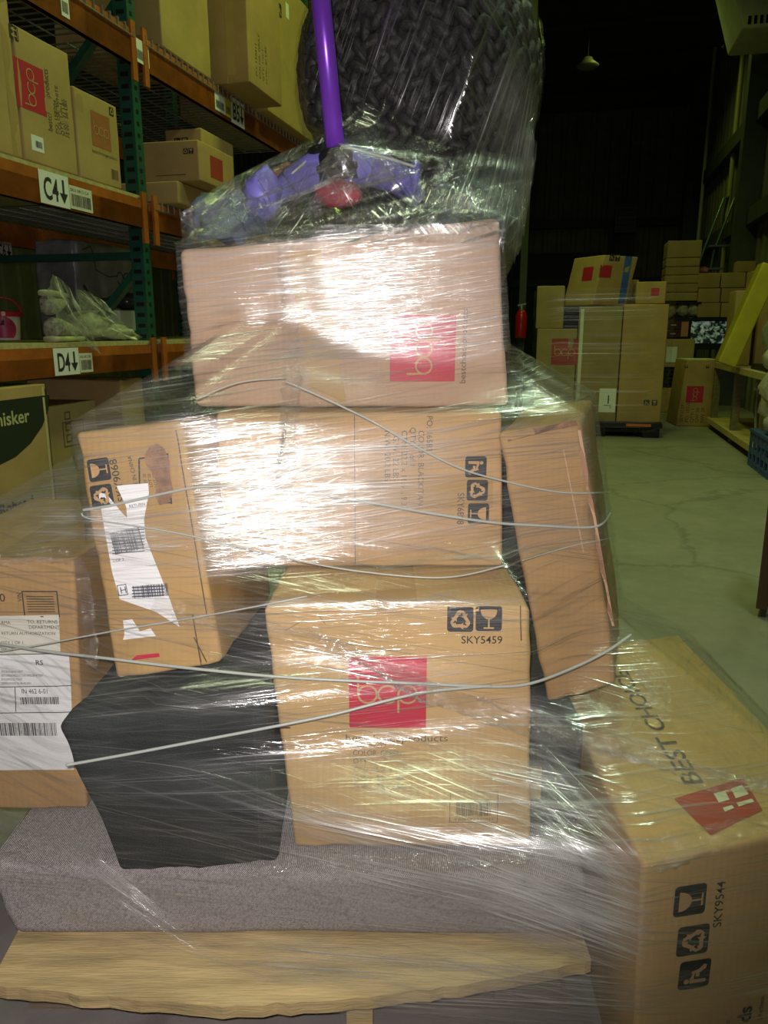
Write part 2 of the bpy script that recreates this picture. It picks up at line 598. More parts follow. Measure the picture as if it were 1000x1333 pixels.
# ================================================================== STRUCTURE
FLOOR_M, nt, b = new_mat('sealed_concrete')
b.inputs['Roughness'].default_value = 0.62
tc = N(nt, 'ShaderNodeTexCoord')
n1 = N(nt, 'ShaderNodeTexNoise', Scale=1.6, Detail=9.0, Roughness=0.7)
n2 = N(nt, 'ShaderNodeTexNoise', Scale=14.0, Detail=6.0, Roughness=0.7)
vo = N(nt, 'ShaderNodeTexVoronoi', Scale=0.55, feature='DISTANCE_TO_EDGE')
wr = N(nt, 'ShaderNodeMix', data_type='RGBA', blend_type='LINEAR_LIGHT')
wr.inputs[0].default_value = 0.22
for n in (n1, n2): nt.links.new(tc.outputs['Object'], n.inputs['Vector'])
nt.links.new(tc.outputs['Object'], wr.inputs[6])
nt.links.new(n1.outputs['Color'], wr.inputs[7])
nt.links.new(wr.outputs[2], vo.inputs['Vector'])
r1 = N(nt, 'ShaderNodeValToRGB')
r1.color_ramp.elements[0].position, r1.color_ramp.elements[1].position = 0.3, 0.72
r1.color_ramp.elements[0].color = (0.205, 0.19, 0.185, 1)
r1.color_ramp.elements[1].color = (0.335, 0.285, 0.265, 1)
nt.links.new(n1.outputs['Fac'], r1.inputs[0])
r2 = N(nt, 'ShaderNodeValToRGB')
r2.color_ramp.elements[0].color = (0.62, 0.62, 0.62, 1)
r2.color_ramp.elements[1].color = (1.15, 1.15, 1.15, 1)
nt.links.new(n2.outputs['Fac'], r2.inputs[0])
m1 = N(nt, 'ShaderNodeMix', data_type='RGBA', blend_type='MULTIPLY')
m1.inputs[0].default_value = 0.7
nt.links.new(r1.outputs[0], m1.inputs[6]); nt.links.new(r2.outputs[0], m1.inputs[7])
r3 = N(nt, 'ShaderNodeValToRGB')
r3.color_ramp.elements[0].position, r3.color_ramp.elements[1].position = 0.0, 0.012
r3.color_ramp.elements[0].color = (0.25, 0.25, 0.2, 1)
r3.color_ramp.elements[1].color = (1, 1, 1, 1)
nt.links.new(vo.outputs['Distance'], r3.inputs[0])
m2 = N(nt, 'ShaderNodeMix', data_type='RGBA', blend_type='MULTIPLY')
m2.inputs[0].default_value = 0.35
nt.links.new(m1.outputs[2], m2.inputs[6]); nt.links.new(r3.outputs[0], m2.inputs[7])
nt.links.new(m2.outputs[2], b.inputs['Base Color'])
bp = N(nt, 'ShaderNodeBump', Strength=0.3, Distance=0.006)
nt.links.new(n2.outputs['Fac'], bp.inputs['Height']); nt.links.new(bp.outputs[0], b.inputs['Normal'])

WALL_M = mat('dusty_metal_wall', (0.16, 0.145, 0.10), 0.7, var=0.25, scale=3)
DARK_M = mat('dark_roof_steel', (0.05, 0.052, 0.042), 0.7, var=0.3, scale=3)
L0, L1, A0, A1, HC = -7.0, 2.15, -6.0, 18.0, 5.6
struct(MB().wbox(L0 - .2, L1 + .2, A0 - .2, A1 + .2, -0.15, 0.0).build('floor', FLOOR_M, loc=(0, 0, 0)))

def sheeting(name, p, q, z0, z1, step, dep, inward):
    """profiled metal sheet between ground points p and q (lat, along)"""
    p, q = Vector((*p, 0)), Vector((*q, 0))
    L = (q - p).length; d = (q - p) / L
    nrm = Vector((-d.y, d.x, 0)) * inward
    pts = []
    x = 0.0
    while x < L:
        for dx, o in ((0, 0), (.55 * step, 0), (.65 * step, dep), (.9 * step, dep)):
            if x + dx <= L: pts.append(p + d * (x + dx) + nrm * o)
        x += step
    pts.append(q)
    m = MB()
    back = -nrm * 0.1
    for a, c in zip(pts[:-1], pts[1:]):
        m.add([W(a.x, a.y, z0), W(c.x, c.y, z0), W(c.x, c.y, z1), W(a.x, a.y, z1)], [(0, 1, 2, 3)])
    m.add([W(*(p + back).xy, z0), W(*(q + back).xy, z0), W(*(q + back).xy, z1), W(*(p + back).xy, z1)], [(3, 2, 1, 0)])
    return struct(m.build(name, WALL_M))
sheeting('wall_back', (L0, A1), (L1, A1), 0, HC, .3, .03, -1)
sheeting('wall_right', (L1, A1), (L1, A0), 0, HC, .3, .03, -1)
sheeting('wall_left', (L0, A0), (L0, A1), 0, HC, .3, .03, -1)
sheeting('wall_front', (L1, A0), (L0, A0), 0, HC, .3, .03, -1)
m = MB().wbox(L0, L1, A0, A1, HC + .15, HC + .2)
x = A0
while x < A1:                                 # ribbed roof deck
    m.wbox(L0, L1, x, x + .14, HC + .06, HC + .15); x += .3
struct(m.build('ceiling', DARK_M))
for i, a in enumerate((0.5, 3.0, 5.5, 8.0, 10.5, 13.0, 15.5, 17.6)):
    struct(MB().wbox(L0, L1, a, a + .09, HC - .24, HC + .06).wbox(L0, L1, a - .05, a + .14, HC - .26, HC - .24).build('trim_%d' % (i + 1), DARK_M))
k = 9
for z in (1.9, 3.1):                          # girts and posts of the back and right walls
    struct(MB().wbox(L0, L1, A1 - .2, A1, z, z + .16).build('trim_%d' % k, DARK_M)); k += 1
    struct(MB().wbox(L1 - .16, L1, A0, A1, z + .35, z + .55).build('trim_%d' % k, DARK_M)); k += 1
for lt in (0.55, -1.6):
    struct(MB().wbox(lt, lt + .14, A1 - .26, A1 - .04, 0, 3.1).build('trim_%d' % k, DARK_M)); k += 1
for a in (5.5, 11.0, 16.5):
    struct(MB().wbox(L1 - .28, L1, a, a + .2, 0, HC).build('trim_%d' % k, DARK_M)); k += 1
d_ = struct(MB().wbox(-1.4, 0.45, A1 - .12, A1 - .02, 0, 2.6).build('door_1', mat('dark_roller_door', (0.02, 0.019, 0.016), .6)))

# ================================================================== THE LOAD ON THE PALLET
DECK = H - 0.82
SHELL_PTS = []                                # points the stretch film is pulled around
def feel(c):
    e = [(0, 1), (1, 2), (2, 3), (3, 0), (4, 5), (5, 6), (6, 7), (7, 4), (0, 4), (1, 5), (2, 6), (3, 7)]
    for i, j in e:
        for k in range(41):
            SHELL_PTS.append(c[i].lerp(c[j], k / 40))

# ---- pallet
def deck_z(p, z): return (p[0], p[1], z)
pal = empty('wooden_pallet', (0, 1.3, 0))
tag(pal, 'weathered wooden pallet with a worn yellow deck board carrying the wrapped load', 'pallet')
front = [at_z(-8, 1283, DECK), at_z(120, 1296, DECK), at_z(290, 1310, DECK), at_z(430, 1303, DECK), at_z(560, 1288, DECK), at_z(700, 1266, DECK), at_z(770, 1250, DECK)]
edge = []
for a, c in zip(front[:-1], front[1:]):
    for s in range(8):
        p = a.lerp(c, s / 8)
        edge.append(p + Vector((0, 0.004 * noise.noise(p * 60), 0)))
edge.append(front[-1])
lft = [at_z(0, 1256, DECK), at_z(34, 1192, DECK)]
out = edge + [Vector((0.272, 1.95, DECK)), Vector((-0.52, 1.95, DECK)), lft[1], lft[0]]
n = len(out)
vs = out + [p - Vector((0, 0, .018)) for p in out]
mk('deck_board', vs, [tuple(range(n)), tuple(range(2 * n - 1, n - 1, -1))] + [(i, i + n, (i + 1) % n + n, (i + 1) % n) for i in range(n)], WOOD, pal)
for x0, x1 in ((-.50, -.41), (-.075, .03), (.16, .255)):
    MB().box(x0, x1, .92, 1.94, .022, DECK - .02).build('stringer', WOOD_DARK, pal)
MB().box(-.05, -.015, .845, .92, .022, DECK - .02).build('support_block', WOOD, pal)
for y in (.93, 1.35, 1.83):
    MB().box(-.52, .27, y, y + .1, 0.0, .022).build('bottom_board', WOOD_DARK, pal)

# ---- grey upholstered slab across the bottom
GREY_FAB, nt, b = new_mat('grey_herringbone_fabric')
b.inputs['Roughness'].default_value = 0.95
tc = N(nt, 'ShaderNodeTexCoord')
mp = N(nt, 'ShaderNodeMapping'); mp.inputs['Rotation'].default_value = (0, math.radians(38), 0)
w1 = N(nt, 'ShaderNodeTexWave', Scale=190.0, Distortion=3.0, Detail=3.0); w1.inputs['Detail Scale'].default_value = 3
w1.bands_direction = 'Z'
nt.links.new(tc.outputs['Object'], mp.inputs[0]); nt.links.new(mp.outputs[0], w1.inputs['Vector'])
n1 = N(nt, 'ShaderNodeTexNoise', Scale=260.0, Detail=2.0)
nt.links.new(tc.outputs['Object'], n1.inputs['Vector'])
ad = N(nt, 'ShaderNodeMath', operation='MULTIPLY'); nt.links.new(w1.outputs['Fac'], ad.inputs[0]); nt.links.new(n1.outputs['Fac'], ad.inputs[1])
rp = N(nt, 'ShaderNodeValToRGB')
rp.color_ramp.elements[0].position, rp.color_ramp.elements[1].position = .12, .5
rp.color_ramp.elements[0].color = (.13, .115, .115, 1); rp.color_ramp.elements[1].color = (.52, .47, .47, 1)
nt.links.new(ad.outputs[0], rp.inputs[0]); nt.links.new(rp.outputs[0], b.inputs['Base Color'])
bp = N(nt, 'ShaderNodeBump', Strength=.5, Distance=.002); nt.links.new(ad.outputs[0], bp.inputs['Height']); nt.links.new(bp.outputs[0], b.inputs['Normal'])
ZB = H - .715
bl, br = Vector((-.515, .90, DECK + .002)), Vector((.275, .90, DECK + .002))
c = [bl, br, Vector((.275, .885, ZB)), Vector((-.555, .915, ZB))]
c += [p + Vector((0, .75, 0)) for p in c]
bench, FF, c = carton(c, GREY_FAB, 'long low grey woven fabric bench lying across the pallet under the boxes', 'bench', 'upholstered_bench', r=.016, cells=14, amp=.004, crush=.004, seed=3)
feel(c)

# ---- white-labelled box at the left
c = [at_y(0, 1044, 1.04), at_y(106, 1040, 1.04), at_y(96, 727, 1.04), at_y(0, 729, 1.04)]
for i, z in ((0, ZB), (1, ZB)): c[i].z = z + .001
dx = c[1].x - .295
c[0].x = dx + .05; c[3].x = c[2].x - .24; c[3].z = c[2].z; c[1].x += .006
c += [p + Vector((0.0, .40, 0)) for p in c]
bx, FF, c = carton(c, KRAFT_RED, 'brown cardboard box with two white shipping labels at the left of the load', r=.006, amp=.002, crush=.007, seed=5)
feel(c)
F = FF['front']
d = Decal(F).pxquad((0 - 60, 856), (79, 852), (77, 800), (-60, 803)).build('packing_slip', CREAM_PAPER, bx)
t = Decal(F, .0014)
for y, s in ((812, 'RMA'), (826, 'RETURN AUTHORIZATION'), (838, 'QTY 1 OF 1'), (847, '100 LB')):
    t.text(s, *F.px(2, y), .0045)
t.text('TO: RETURNS', *F.px(36, 811), .005); t.text('DEPARTMENT', *F.px(38, 818), .005)
t.build('printed_text', INK, d)
d = Decal(F, .0012).pxquad((-60, 1003), (97, 1001), (90, 850), (-60, 852)).build('shipping_label', WHITE_PAPER, bx)
t = Decal(F, .0018)
t.text('RS', *F.px(47, 865), .0075, bold=.01)
for y, s, w in ((873, 'RETURNS DEPARTMENT', .031), (878, 'BEST CHOICE PRODUCTS RETURNS DEPARTMENT', .061), (883, '815 ELMWOOD PLACE', .030), (888, 'GREENWOOD IN 46142-3601', .043)):
    t.text(s, *F.px(3, y + 2), .0036, fit=w)
t.text('IN 462 6-01', *F.px(29, 902), .0075, fit=.038)
t.barcode(*F.px(28, 916), .056, .0115, n=30, seed=4)
t.barcode(*F.px(2, 957), .085, .021, n=44, seed=9)
for q in (((-20, 851.5), (90, 849.5), (90, 850.5), (-20, 852.5)), ((-20, 893), (93, 892), (93, 893), (-20, 894)), ((21, 926), (22, 926), (21, 894), (20, 894)), ((-20, 927), (95, 926), (95, 927), (-20, 928))):
    t.pxquad(*q)
t.build('printed_text', INK, d)
t = Decal(F)
u0, v0 = F.px(32, 803); u1, v1 = F.px(75, 769)
t.outline(u0, v0, u1 - u0, v1 - v0, .0016)
for k in range(7): t.rect(u0 + .006, v1 - .009 - .0038 * k, (u1 - u0) - .012, .0012)
t.text('20', *F.px(-8, 783), .012); t.text('VIN', *F.px(29, 783), .006, rot=PI / 2)
t.build('printed_panel', INK, bx)
tape_strip(FF['top'], .145, .01, .145, .38, .05, bx)
tape_strip(F, .03, .0, .03, .05, .05, bx)

# ---- black fabric ottoman
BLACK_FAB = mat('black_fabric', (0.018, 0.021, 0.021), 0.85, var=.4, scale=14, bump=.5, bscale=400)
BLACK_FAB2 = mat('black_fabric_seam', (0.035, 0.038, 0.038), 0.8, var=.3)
c = [at_y(150, 1125, .895), at_y(364, 1105, .915), at_y(345, 915, .90), at_y(72, 952, .87)]
for i in (0, 1): c[i].z = ZB + .001
bk = [Vector((-.35, 1.31, ZB + .001)), Vector((-.165, 1.31, ZB + .001)), Vector((-.16, 1.30, H - .47)), Vector((-.39, 1.30, H - .475))]
c[2].z = H - .462; c[3].z = H - .478
ott, FF, c = carton(c + bk, BLACK_FAB, 'black fabric storage cube left of the center box, sagging and wider at its top', 'storage cube', 'fabric_storage_cube', r=.012, cells=12, amp=.009, crush=.008, seed=11)
feel(c)
F = FF['front']
s = Decal(F, .001)
for k in range(26):
    s.rect(.012, .012 + k * .0088, .0012, .005)
    s.rect(F.w * 1.13 - .055, .012 + k * .0088, .0012, .005)
s.rect(.02, F.h * .90, F.w * 1.0, .0012)
s.build('seam', BLACK_FAB2, ott)

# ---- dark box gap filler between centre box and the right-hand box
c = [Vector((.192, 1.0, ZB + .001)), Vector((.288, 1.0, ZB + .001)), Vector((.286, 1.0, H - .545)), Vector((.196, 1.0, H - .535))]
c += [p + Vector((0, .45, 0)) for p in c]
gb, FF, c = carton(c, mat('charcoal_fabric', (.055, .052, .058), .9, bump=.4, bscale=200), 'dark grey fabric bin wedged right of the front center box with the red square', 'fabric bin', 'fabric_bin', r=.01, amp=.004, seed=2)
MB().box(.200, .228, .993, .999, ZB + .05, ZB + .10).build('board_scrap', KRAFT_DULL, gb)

# ---- centre box
c = front_box((343, 791, .95), (692, 784, .95), (692, 1101, .95), (383, 1107, .95), (0, 1.0, 0))
for i in (0, 1, 4, 5): c[i].z = ZB + .001
zt = c[3].z
for i in (2, 6, 7): c[i].z = zt
c[7].x += .03; c[6].x -= .01
ctr, FF, c = carton(c, KRAFT_LIGHT, 'cardboard box with a vivid red logo square at the front center of the load', r=.007, cells=12, amp=.002, crush=.008, seed=21)
feel(c)
F = FF['front']
icon(F, 'recycle', *F.px(582, 822), .0345, 0, ctr)
icon(F, 'glass', *F.px(619, 821), .0345, 0, ctr)
t = Decal(F)
t.text('SKY5459', *F.px(600, 837), .0105, bold=.004, fit=.0545)
t.build('printed_text', INK, ctr)
bcp_logo(F, *F.px(455, 947), .104, 0, ctr)
t = Decal(F)
for k, (s, w) in enumerate((('PO: 160299', .046), ('COLOR: GREEN', .067), ('QTY: 1-in-1', .046), ('CTN: 45.0" x 11.0" x 12.6"', .108), ('G.W.:  30.1  LBS', .070), ('N.W.:  24.9  LBS', .070))):
    t.text(s, *F.px(459 + k * .3, 972.5 + k * 10.8), .0083, fit=w)
u0, v0 = F.px(585, 1070); u1, v1 = F.px(649, 1030)
t.outline(u0, v0, u1 - u0, v1 - v0, .0009)
t.barcode(u0 + .009, v0 + .010, (u1 - u0) - .018, .026, n=30, seed=6)
t.text('4 016592 545913', u0 + .006, v0 + .003, .004, fit=(u1 - u0) - .012)
for q in (((372, 820), (396, 806), (396.4, 806.7), (372.4, 820.7)), ((416, 802), (424, 812), (423.4, 812.4), (415.4, 802.4))): t.pxquad(*q)
t.build('printed_text', INK_GREY, ctr)
t = Decal(F)
t.pxquad((678, 834), (679.5, 834), (678, 788), (676.8, 788))
t.build('crease', mat('dark_crease', (.09, .055, .03), .9), ctr)
tape_strip(FF['top'], .175, .0, .175, .9, .055, ctr)

# ---- box at the lower right
c = [None] * 8
tl, tr = at_y(836, 1126, .765), at_y(1118, 1066, .815)
tbl, tbr = at_y(742, 918, 1.165), at_y(908, 880, 1.28)
dep = Vector((tbl.x - tl.x, .62, -.01))
c[3], c[2] = tl, tr
c[0] = at_y(851, 1335, .765); c[0].z = .002
c[1] = Vector((tr.x + .012, tr.y, .002))
c[0].x = tl.x + .012
for i in range(4): c[4 + i] = c[i] + dep * (1.0 if i in (0, 3) else .98)
c[4].z = c[5].z = .002
nb, FF, c = carton(c, KRAFT_LIGHT, 'long cardboard box with three black icons, at the lower right corner of the load', r=.008, cells=12, amp=.003, crush=.009, seed=31)
feel(c)
F = FF['front']
for kind, (x, y) in (('glass', (917, 1188)), ('recycle', (920, 1239)), ('carry', (922, 1283))):
    icon(F, kind, *F.px(x, y), .0415, PI / 2, nb)
t = Decal(F)
t.text('SKY9544', *F.px(938, 1206), .011, PI / 2, bold=.004, fit=.063)
t.text('ds', *F.px(977, 1330), .019, PI / 2, bold=.025)
t.text('| Redeem', *F.px(992, 1328), .0065, PI / 2, fit=.036)
t.text('its', *F.px(949, 1334), .006, PI / 2)
t.build('printed_text', INK, nb)
F = FF['top']
t = Decal(F)
u0, v0 = F.px(918, 1022); u1, v1 = F.px(826, 888)
L = math.hypot(u1 - u0, v1 - v0)
t.text('BEST CHOICE', u0, v0, .026, math.atan2(v1 - v0, u1 - u0), bold=.012, fit=L * 1.15)
t.build('printed_text', INK_GREY, nb)
r_ = Decal(F).pxquad((926, 1088), (993, 1055), (968, 1012), (878, 1041)).build('logo_square', RED_DULL, nb)
w_ = Decal(F, .0013)
w_.pxquad((936, 1046), (950, 1042), (944, 1030), (929, 1034)).pxquad((958, 1040), (975, 1034), (966, 1022), (952, 1027)).pxquad((944, 1058), (956, 1053), (953, 1049), (941, 1053)).pxquad((962, 1051), (982, 1044), (979, 1040), (959, 1046))
w_.build('logo_letters', mat('logo_cream', (.6, .58, .45), .6), r_)

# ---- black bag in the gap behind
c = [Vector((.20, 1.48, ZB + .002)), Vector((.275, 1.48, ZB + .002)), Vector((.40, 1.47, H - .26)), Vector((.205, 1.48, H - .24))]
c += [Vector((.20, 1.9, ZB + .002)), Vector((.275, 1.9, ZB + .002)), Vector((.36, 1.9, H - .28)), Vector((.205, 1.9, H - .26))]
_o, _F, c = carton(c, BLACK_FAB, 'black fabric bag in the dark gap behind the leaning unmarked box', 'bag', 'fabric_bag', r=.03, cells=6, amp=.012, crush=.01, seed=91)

# ---- leaning box at the right
c = front_box((647, 563, 1.085), (757, 547, 1.10), (803, 893, 1.05), (712, 921, 1.05), (.055, .26, .0))
zz = H - .578
lean = c[3] - c[0]
c[0].z += 0.0
dep = Vector((.08, .25, .01))
for i in range(4): c[4 + i] = c[i] + dep
rb, FF, c = carton(c, KRAFT_RED, 'battered brown cardboard box with no markings, leaning over at the right of the load', r=.010, cells=12, amp=.005, crush=.014, seed=41)
feel(c)
F = FF['front']
t = Decal(F, .0005)
t.pxquad((662, 575), (752, 553), (750, 547), (657, 565))
t.build('worn_edge', TORN, rb)
t = Decal(F)
t.pxquad((752, 560), (756, 560), (800, 815), (797, 815)).pxquad((735, 585), (736.5, 585), (762, 720), (760, 720))  # longer pale line paints the highlight along the box's right edge
t.build('crease', mat('pale_crease_highlight', (.55, .34, .22), .9), rb)

# ---- box standing on end at the left
c = front_box((97, 563, 1.01), (236, 548, 1.01), (289, 864, .965), (150, 886, .965), (.02, .33, -.02))
sk, FF, c = carton(c, KRAFT, 'scuffed cardboard box standing on end with a torn white label', r=.007, cells=14, amp=.003, crush=.010, seed=51)
feel(c)
F = FF['front']
roll = math.atan2(*(lambda a, b: (b[1] - a[1], b[0] - a[0]))(F.px(112, 600), F.px(139, 597)))
icon(F, 'glass', *F.px(146, 624), .0300, PI / 2 - .02, sk)
icon(F, 'recycle', *F.px(150, 658), .0300, PI / 2 - .02, sk)
t = Decal(F)
t.text('SKY9068', *F.px(164, 652), .010, PI / 2 + .03, bold=.004, fit=.057)
t.text('MADE IN CHINA', *F.px(183, 646), .0055, PI / 2 + .03, fit=.055)
for q in (((181, 642), (183, 642), (182, 597), (180, 597)), ((222, 656), (224, 656), (219, 590), (217, 590)), ((212, 656), (224, 655), (224, 653), (212, 654)), ((181, 598), (196, 596), (196, 594), (181, 596))): t.pxquad(*q)
for k in range(4): t.text('LOT 20', *F.px(193 + 6 * k, 634), .004, PI / 2)
t.build('printed_text', INK, sk)
pts = [(188, 592), (196, 580), (205, 577), (214, 584), (221, 600), (222, 622), (226, 640), (220, 654), (208, 658), (202, 646), (204, 628), (196, 612), (189, 604)]
Decal(F, .0010).poly([F.px(*p) for p in pts[::-1]]).build('torn_patch', TORN, sk)
pts = [(152, 632), (193, 629), (194, 642), (188, 676), (190, 700), (204, 736), (218, 772), (234, 816), (204, 797), (156, 780), (146, 744), (128, 640), (140, 644), (160, 668), (166, 674), (165, 660)]
lab = Decal(F, .0012).poly([F.px(*p) for p in pts[::-1]]).build('torn_label', WHITE_PAPER, sk)
t = Decal(F, .0018)
u0, v0 = F.px(151, 722); u1, v1 = F.px(191, 718)
t.barcode(u0, v0, .040, .030, 0.06, n=26, seed=12)
for k in range(8): t.pxquad((146.5, 692 + 4 * k), (189, 688 + 4 * k), (189, 689.2 + 4 * k), (146.5, 693.2 + 4 * k))
t.barcode(*F.px(175, 779), .048, .017, -.08, n=26, seed=13)
for k in range(4): t.pxquad((172, 764 + 4 * k), (214, 762 + 4 * k), (214, 763.4 + 4 * k), (172, 765.4 + 4 * k))
u0, v0 = F.px(155, 776); t.outline(u0, v0, .013, .015, .001); t.text('H', u0 + .003, v0 + .003, .009)
t.text('RETURN 1', *F.px(169, 661), .004); t.text('3 OF 3', *F.px(147, 732), .004)
t.build('printed_text', mat('blue_black_ink', (.03, .032, .06), .6), lab)
Decal(F, .001).poly([F.px(*p) for p in ((160, 808), (162, 826), (160, 833), (203, 828), (196, 818), (182, 822), (172, 806))][::-1]).build('label_scrap', WHITE_PAPER, sk)
Decal(F, .001).pxquad((170, 860), (208, 855), (207, 850), (178, 853)).build('red_mark', RED_INK, sk)
t = Decal(F)
t.pxquad((250, 800), (251.5, 800), (263, 866), (261, 866)).pxquad((252, 830), (253, 829), (270, 862), (268, 862)).pxquad((228, 560), (229.5, 560), (270, 800), (268.5, 800))
t.build('crease', MATS['dark_crease'] if 'dark_crease' in MATS else INK_GREY, sk)

# ---- wide box in the second tier
c = front_box((243, 545, 1.12), (662, 532, 1.12), (666, 706, 1.12), (288, 737, 1.12), (0, .42, 0))
zb = zt + .002
c[0].z = c[1].z = zb; c[0].x = at_y(288, 737, 1.12).x
zm = H - .116
c[2].z = zm; c[3].z = zm
c[2].x = .172; c[1].x = .182; c[3].x = -.247
for i in range(4): c[4 + i] = c[i] + Vector((0, .42, 0))
for i in (4, 7): c[i].x += .01
mb_, FF, c = carton(c, KRAFT_PALE, 'wide cardboard box with icons printed sideways, lying under the top box', r=.006, cells=12, amp=.002, crush=.006, seed=61)
feel(c)
F = FF['front']
for kind, (x, y) in (('carry', (606, 594)), ('recycle', (608, 624.5)), ('glass', (609.5, 655))):
    icon(F, kind, *F.px(x, y), .0315, -PI / 2, mb_)
t = Decal(F)
t.text('SKY6898', *F.px(596, 641), .010, -PI / 2, bold=.004, fit=.049)
for k, (s, y) in enumerate((('PO: 16582', 541), ('COLOR: BLACK/TAN', 560), ('QTY: 1 of 1', 556), ('CTN: 22.2 x 16.6 x 9.3', 560), ('G.W.: 22 LBS', 567), ('N.W.: 20.2 LBS', 560))):
    t.text(s, *F.px(556 - 11 * k, y), .0085, -PI / 2)
t.pxquad((462, 735), (463, 735), (462, 540), (461, 540))
t.build('printed_text', INK_GREY, mb_)
tape_strip(F, .01, F.h * .5, F.w - .02, F.h * .5, .05, mb_)

# ---- big box on top
zq = zm + .002
c = [at_y(254, 532, 1.18), at_y(664, 532, 1.18), at_y(650, 284, 1.15), at_y(233, 326, 1.15)]
c[0].z = c[1].z = zq
dd = Vector((.0, .40, .0))
c = c + [p + dd for p in c]
c[6].z -= .0; c[7].z += .01
tb, FF, c = carton(c, cardboard('rosy_kraft_board', (.46, .315, .215)), 'large box with a faded red square at its right, topmost cardboard box of the load', r=.009, cells=14, amp=.004, crush=.006, seed=71, bulge=-.006)
feel(c)
TOPBOX = c
F = FF['front']
bcp_logo(F, *F.px(592, 497), .098, PI / 2, tb, under=False)
t = Decal(F)
t.text('bestchoiceproducts', *F.px(606, 500), .009, PI / 2, fit=.11)
t.build('printed_text', INK_GREY, tb)
tape_strip(F, F.w * .43, .005, F.w * .36, F.h * 1.0, .05, tb)

# ---- black rope basket on its side
BRAID = mat('black_braided_rope', (0.019, 0.0175, 0.017), 0.6, var=.5, scale=30, bump=.6, bscale=160)
ax = Vector((.36, .92, .02)).normalized()
C0 = at_y(504, 66, 1.30)
ea = ax.cross(Vector((0, 0, 1))).normalized(); eb = ea.cross(ax)
leafs = MB()
prof = [(r_, 0.012 * (r_ / .14) ** 2) for r_ in (.020, .057, .094)] + [(.129, .014), (.158, .036), (.178, .068), (.190, .104), (.194, .141), (.192, .178)]
rnd = random.Random(3)
base_q = MB().blob((0, 0, 0), 1, 1, 1, 6, 5)
for ri, (r_, h_) in enumerate(prof):
    p0, p1 = prof[max(0, ri - 1)], prof[min(len(prof) - 1, ri + 1)]
    sl = Vector((p1[0] - p0[0], p1[1] - p0[1])).normalized()
    cnt = max(5, int(2 * PI * r_ / .030))
    for k in range(cnt):
        a = 2 * PI * (k + (ri % 2) * .4) / cnt
        rad = ea * math.cos(a) + eb * math.sin(a)
        tan = -ea * math.sin(a) + eb * math.cos(a)
        out_ = rad * sl.x + ax * sl.y
        nrm = (rad * sl.y - ax * sl.x).normalized()
        cc = C0 + ax * h_ + rad * r_
        for sgn in (-1, 1):
            ang = math.radians(33 + rnd.uniform(-7, 7)) * sgn
            dl = (tan * math.cos(ang) + out_ * math.sin(ang))
            dw = (out_ * math.cos(ang) - tan * math.sin(ang))
            q = cc + out_ * (.0093 * sgn) + tan * (.006 * sgn) + nrm * rnd.uniform(-.001, .002)
            s_ = rnd.uniform(.9, 1.12)
            vs = [q + dl * (v.x * .0250 * s_) + dw * (v.y * .0102 * s_ * (1 - .35 * v.x)) + nrm * (v.z * .0105) for v in base_q.v]
            leafs.add(vs, base_q.f)
bsk = empty('rope_basket', C0)
tag(bsk, 'big round basket of black braided rope lying at the top of the load', 'basket')
leafs.build('braided_wall', BRAID, bsk, smooth=True)
MB().lathe(C0, [(0.001, .004)] + [(r_ - .004, h_ + .005) for r_, h_ in prof] + [(r_ - .02, h_) for r_, h_ in prof[::-1][:6]], 40, ax).build('lining', mat('basket_core', (.012, .011, .011), .9), bsk, smooth=True)
for i in range(7):                              # loose straw ends where a handle is bound on
    p = at_y(612 + 7 * i - 20, 26 + 3 * (i % 3), 1.345)
    MB().tube([p, p + Vector((.012, -.012, .006)), p + Vector((.02 + .004 * i, -.008, .02))], .0011, 5).build('straw_end', mat('pale_straw', (.30, .21, .12), .8), bsk)
for r_, h_ in prof[3:]:
    for k in range(72):
        a = 2 * PI * k / 72
        SHELL_PTS.append(C0 + ax * h_ + (ea * math.cos(a) + eb * math.sin(a)) * (r_ + .010))
for k in range(48):
    a = 2 * PI * k / 48
    SHELL_PTS.append(C0 + (ea * math.cos(a) + eb * math.sin(a)) * .13 - ax * .008)

TEAL = mat('dark_teal_fabric', (.010, .050, .040), .7, var=.4, scale=6, bump=.6, bscale=22)
ZTT = max(TOPBOX[2].z, TOPBOX[3].z)
c = [Vector((.045, 1.33, ZTT - .035)), Vector((.215, 1.32, ZTT - .005)), Vector((.235, 1.33, ZTT + .135)), Vector((.075, 1.34, ZTT + .075))]
c += [p + Vector((.0, .20, .0)) for p in c]
tc_, FF, c = carton(c, TEAL, 'dark teal fabric bundle under the right side of the round rope basket', 'bundle', 'fabric_bundle', r=.03, cells=6, amp=.012, crush=.012, seed=81)
feel(c)
# ---- purple pole with its black collar
PURPLE, nt, b = new_mat('purple_anodised_metal')
b.inputs['Base Color'].default_value = (.20, .05, .55, 1)
b.inputs['Metallic'].default_value = .35; b.inputs['Roughness'].default_value = .28
p1, p0 = at_y(399, -190, 1.19), at_y(437, 192, 1.19)
rod = empty('purple_pole', p0)
tag(rod, 'shiny metallic purple pole standing upright in a black collar above the top box', 'pole')
MB().tube([p0, p1], .0135, 24).build('tube', PURPLE, rod, smooth=True)
dn = (p0 - p1).normalized()
MB().lathe(p0, [(0, .004), (.0145, .004), (.022, .004), (.026, .010), (.026, .022), (.031, .024), (.031, .030), (.028, .034), (.028, .044), (0, .044)], 28, dn).build('collar', BLACK_PL, rod, smooth=False)
q = p0 + dn * .006
MB().lathe(q + Vector((-.012, .045, .004)), [(0, -.012), (.030, -.012), (.040, .0), (.043, .028), (.038, .042), (0, .042)], 24, dn).bar(q + Vector((-.03, .03, -.004)), q + Vector((.045, .05, .022)), .03, .03).build('clamp', BLACK_PL, rod)

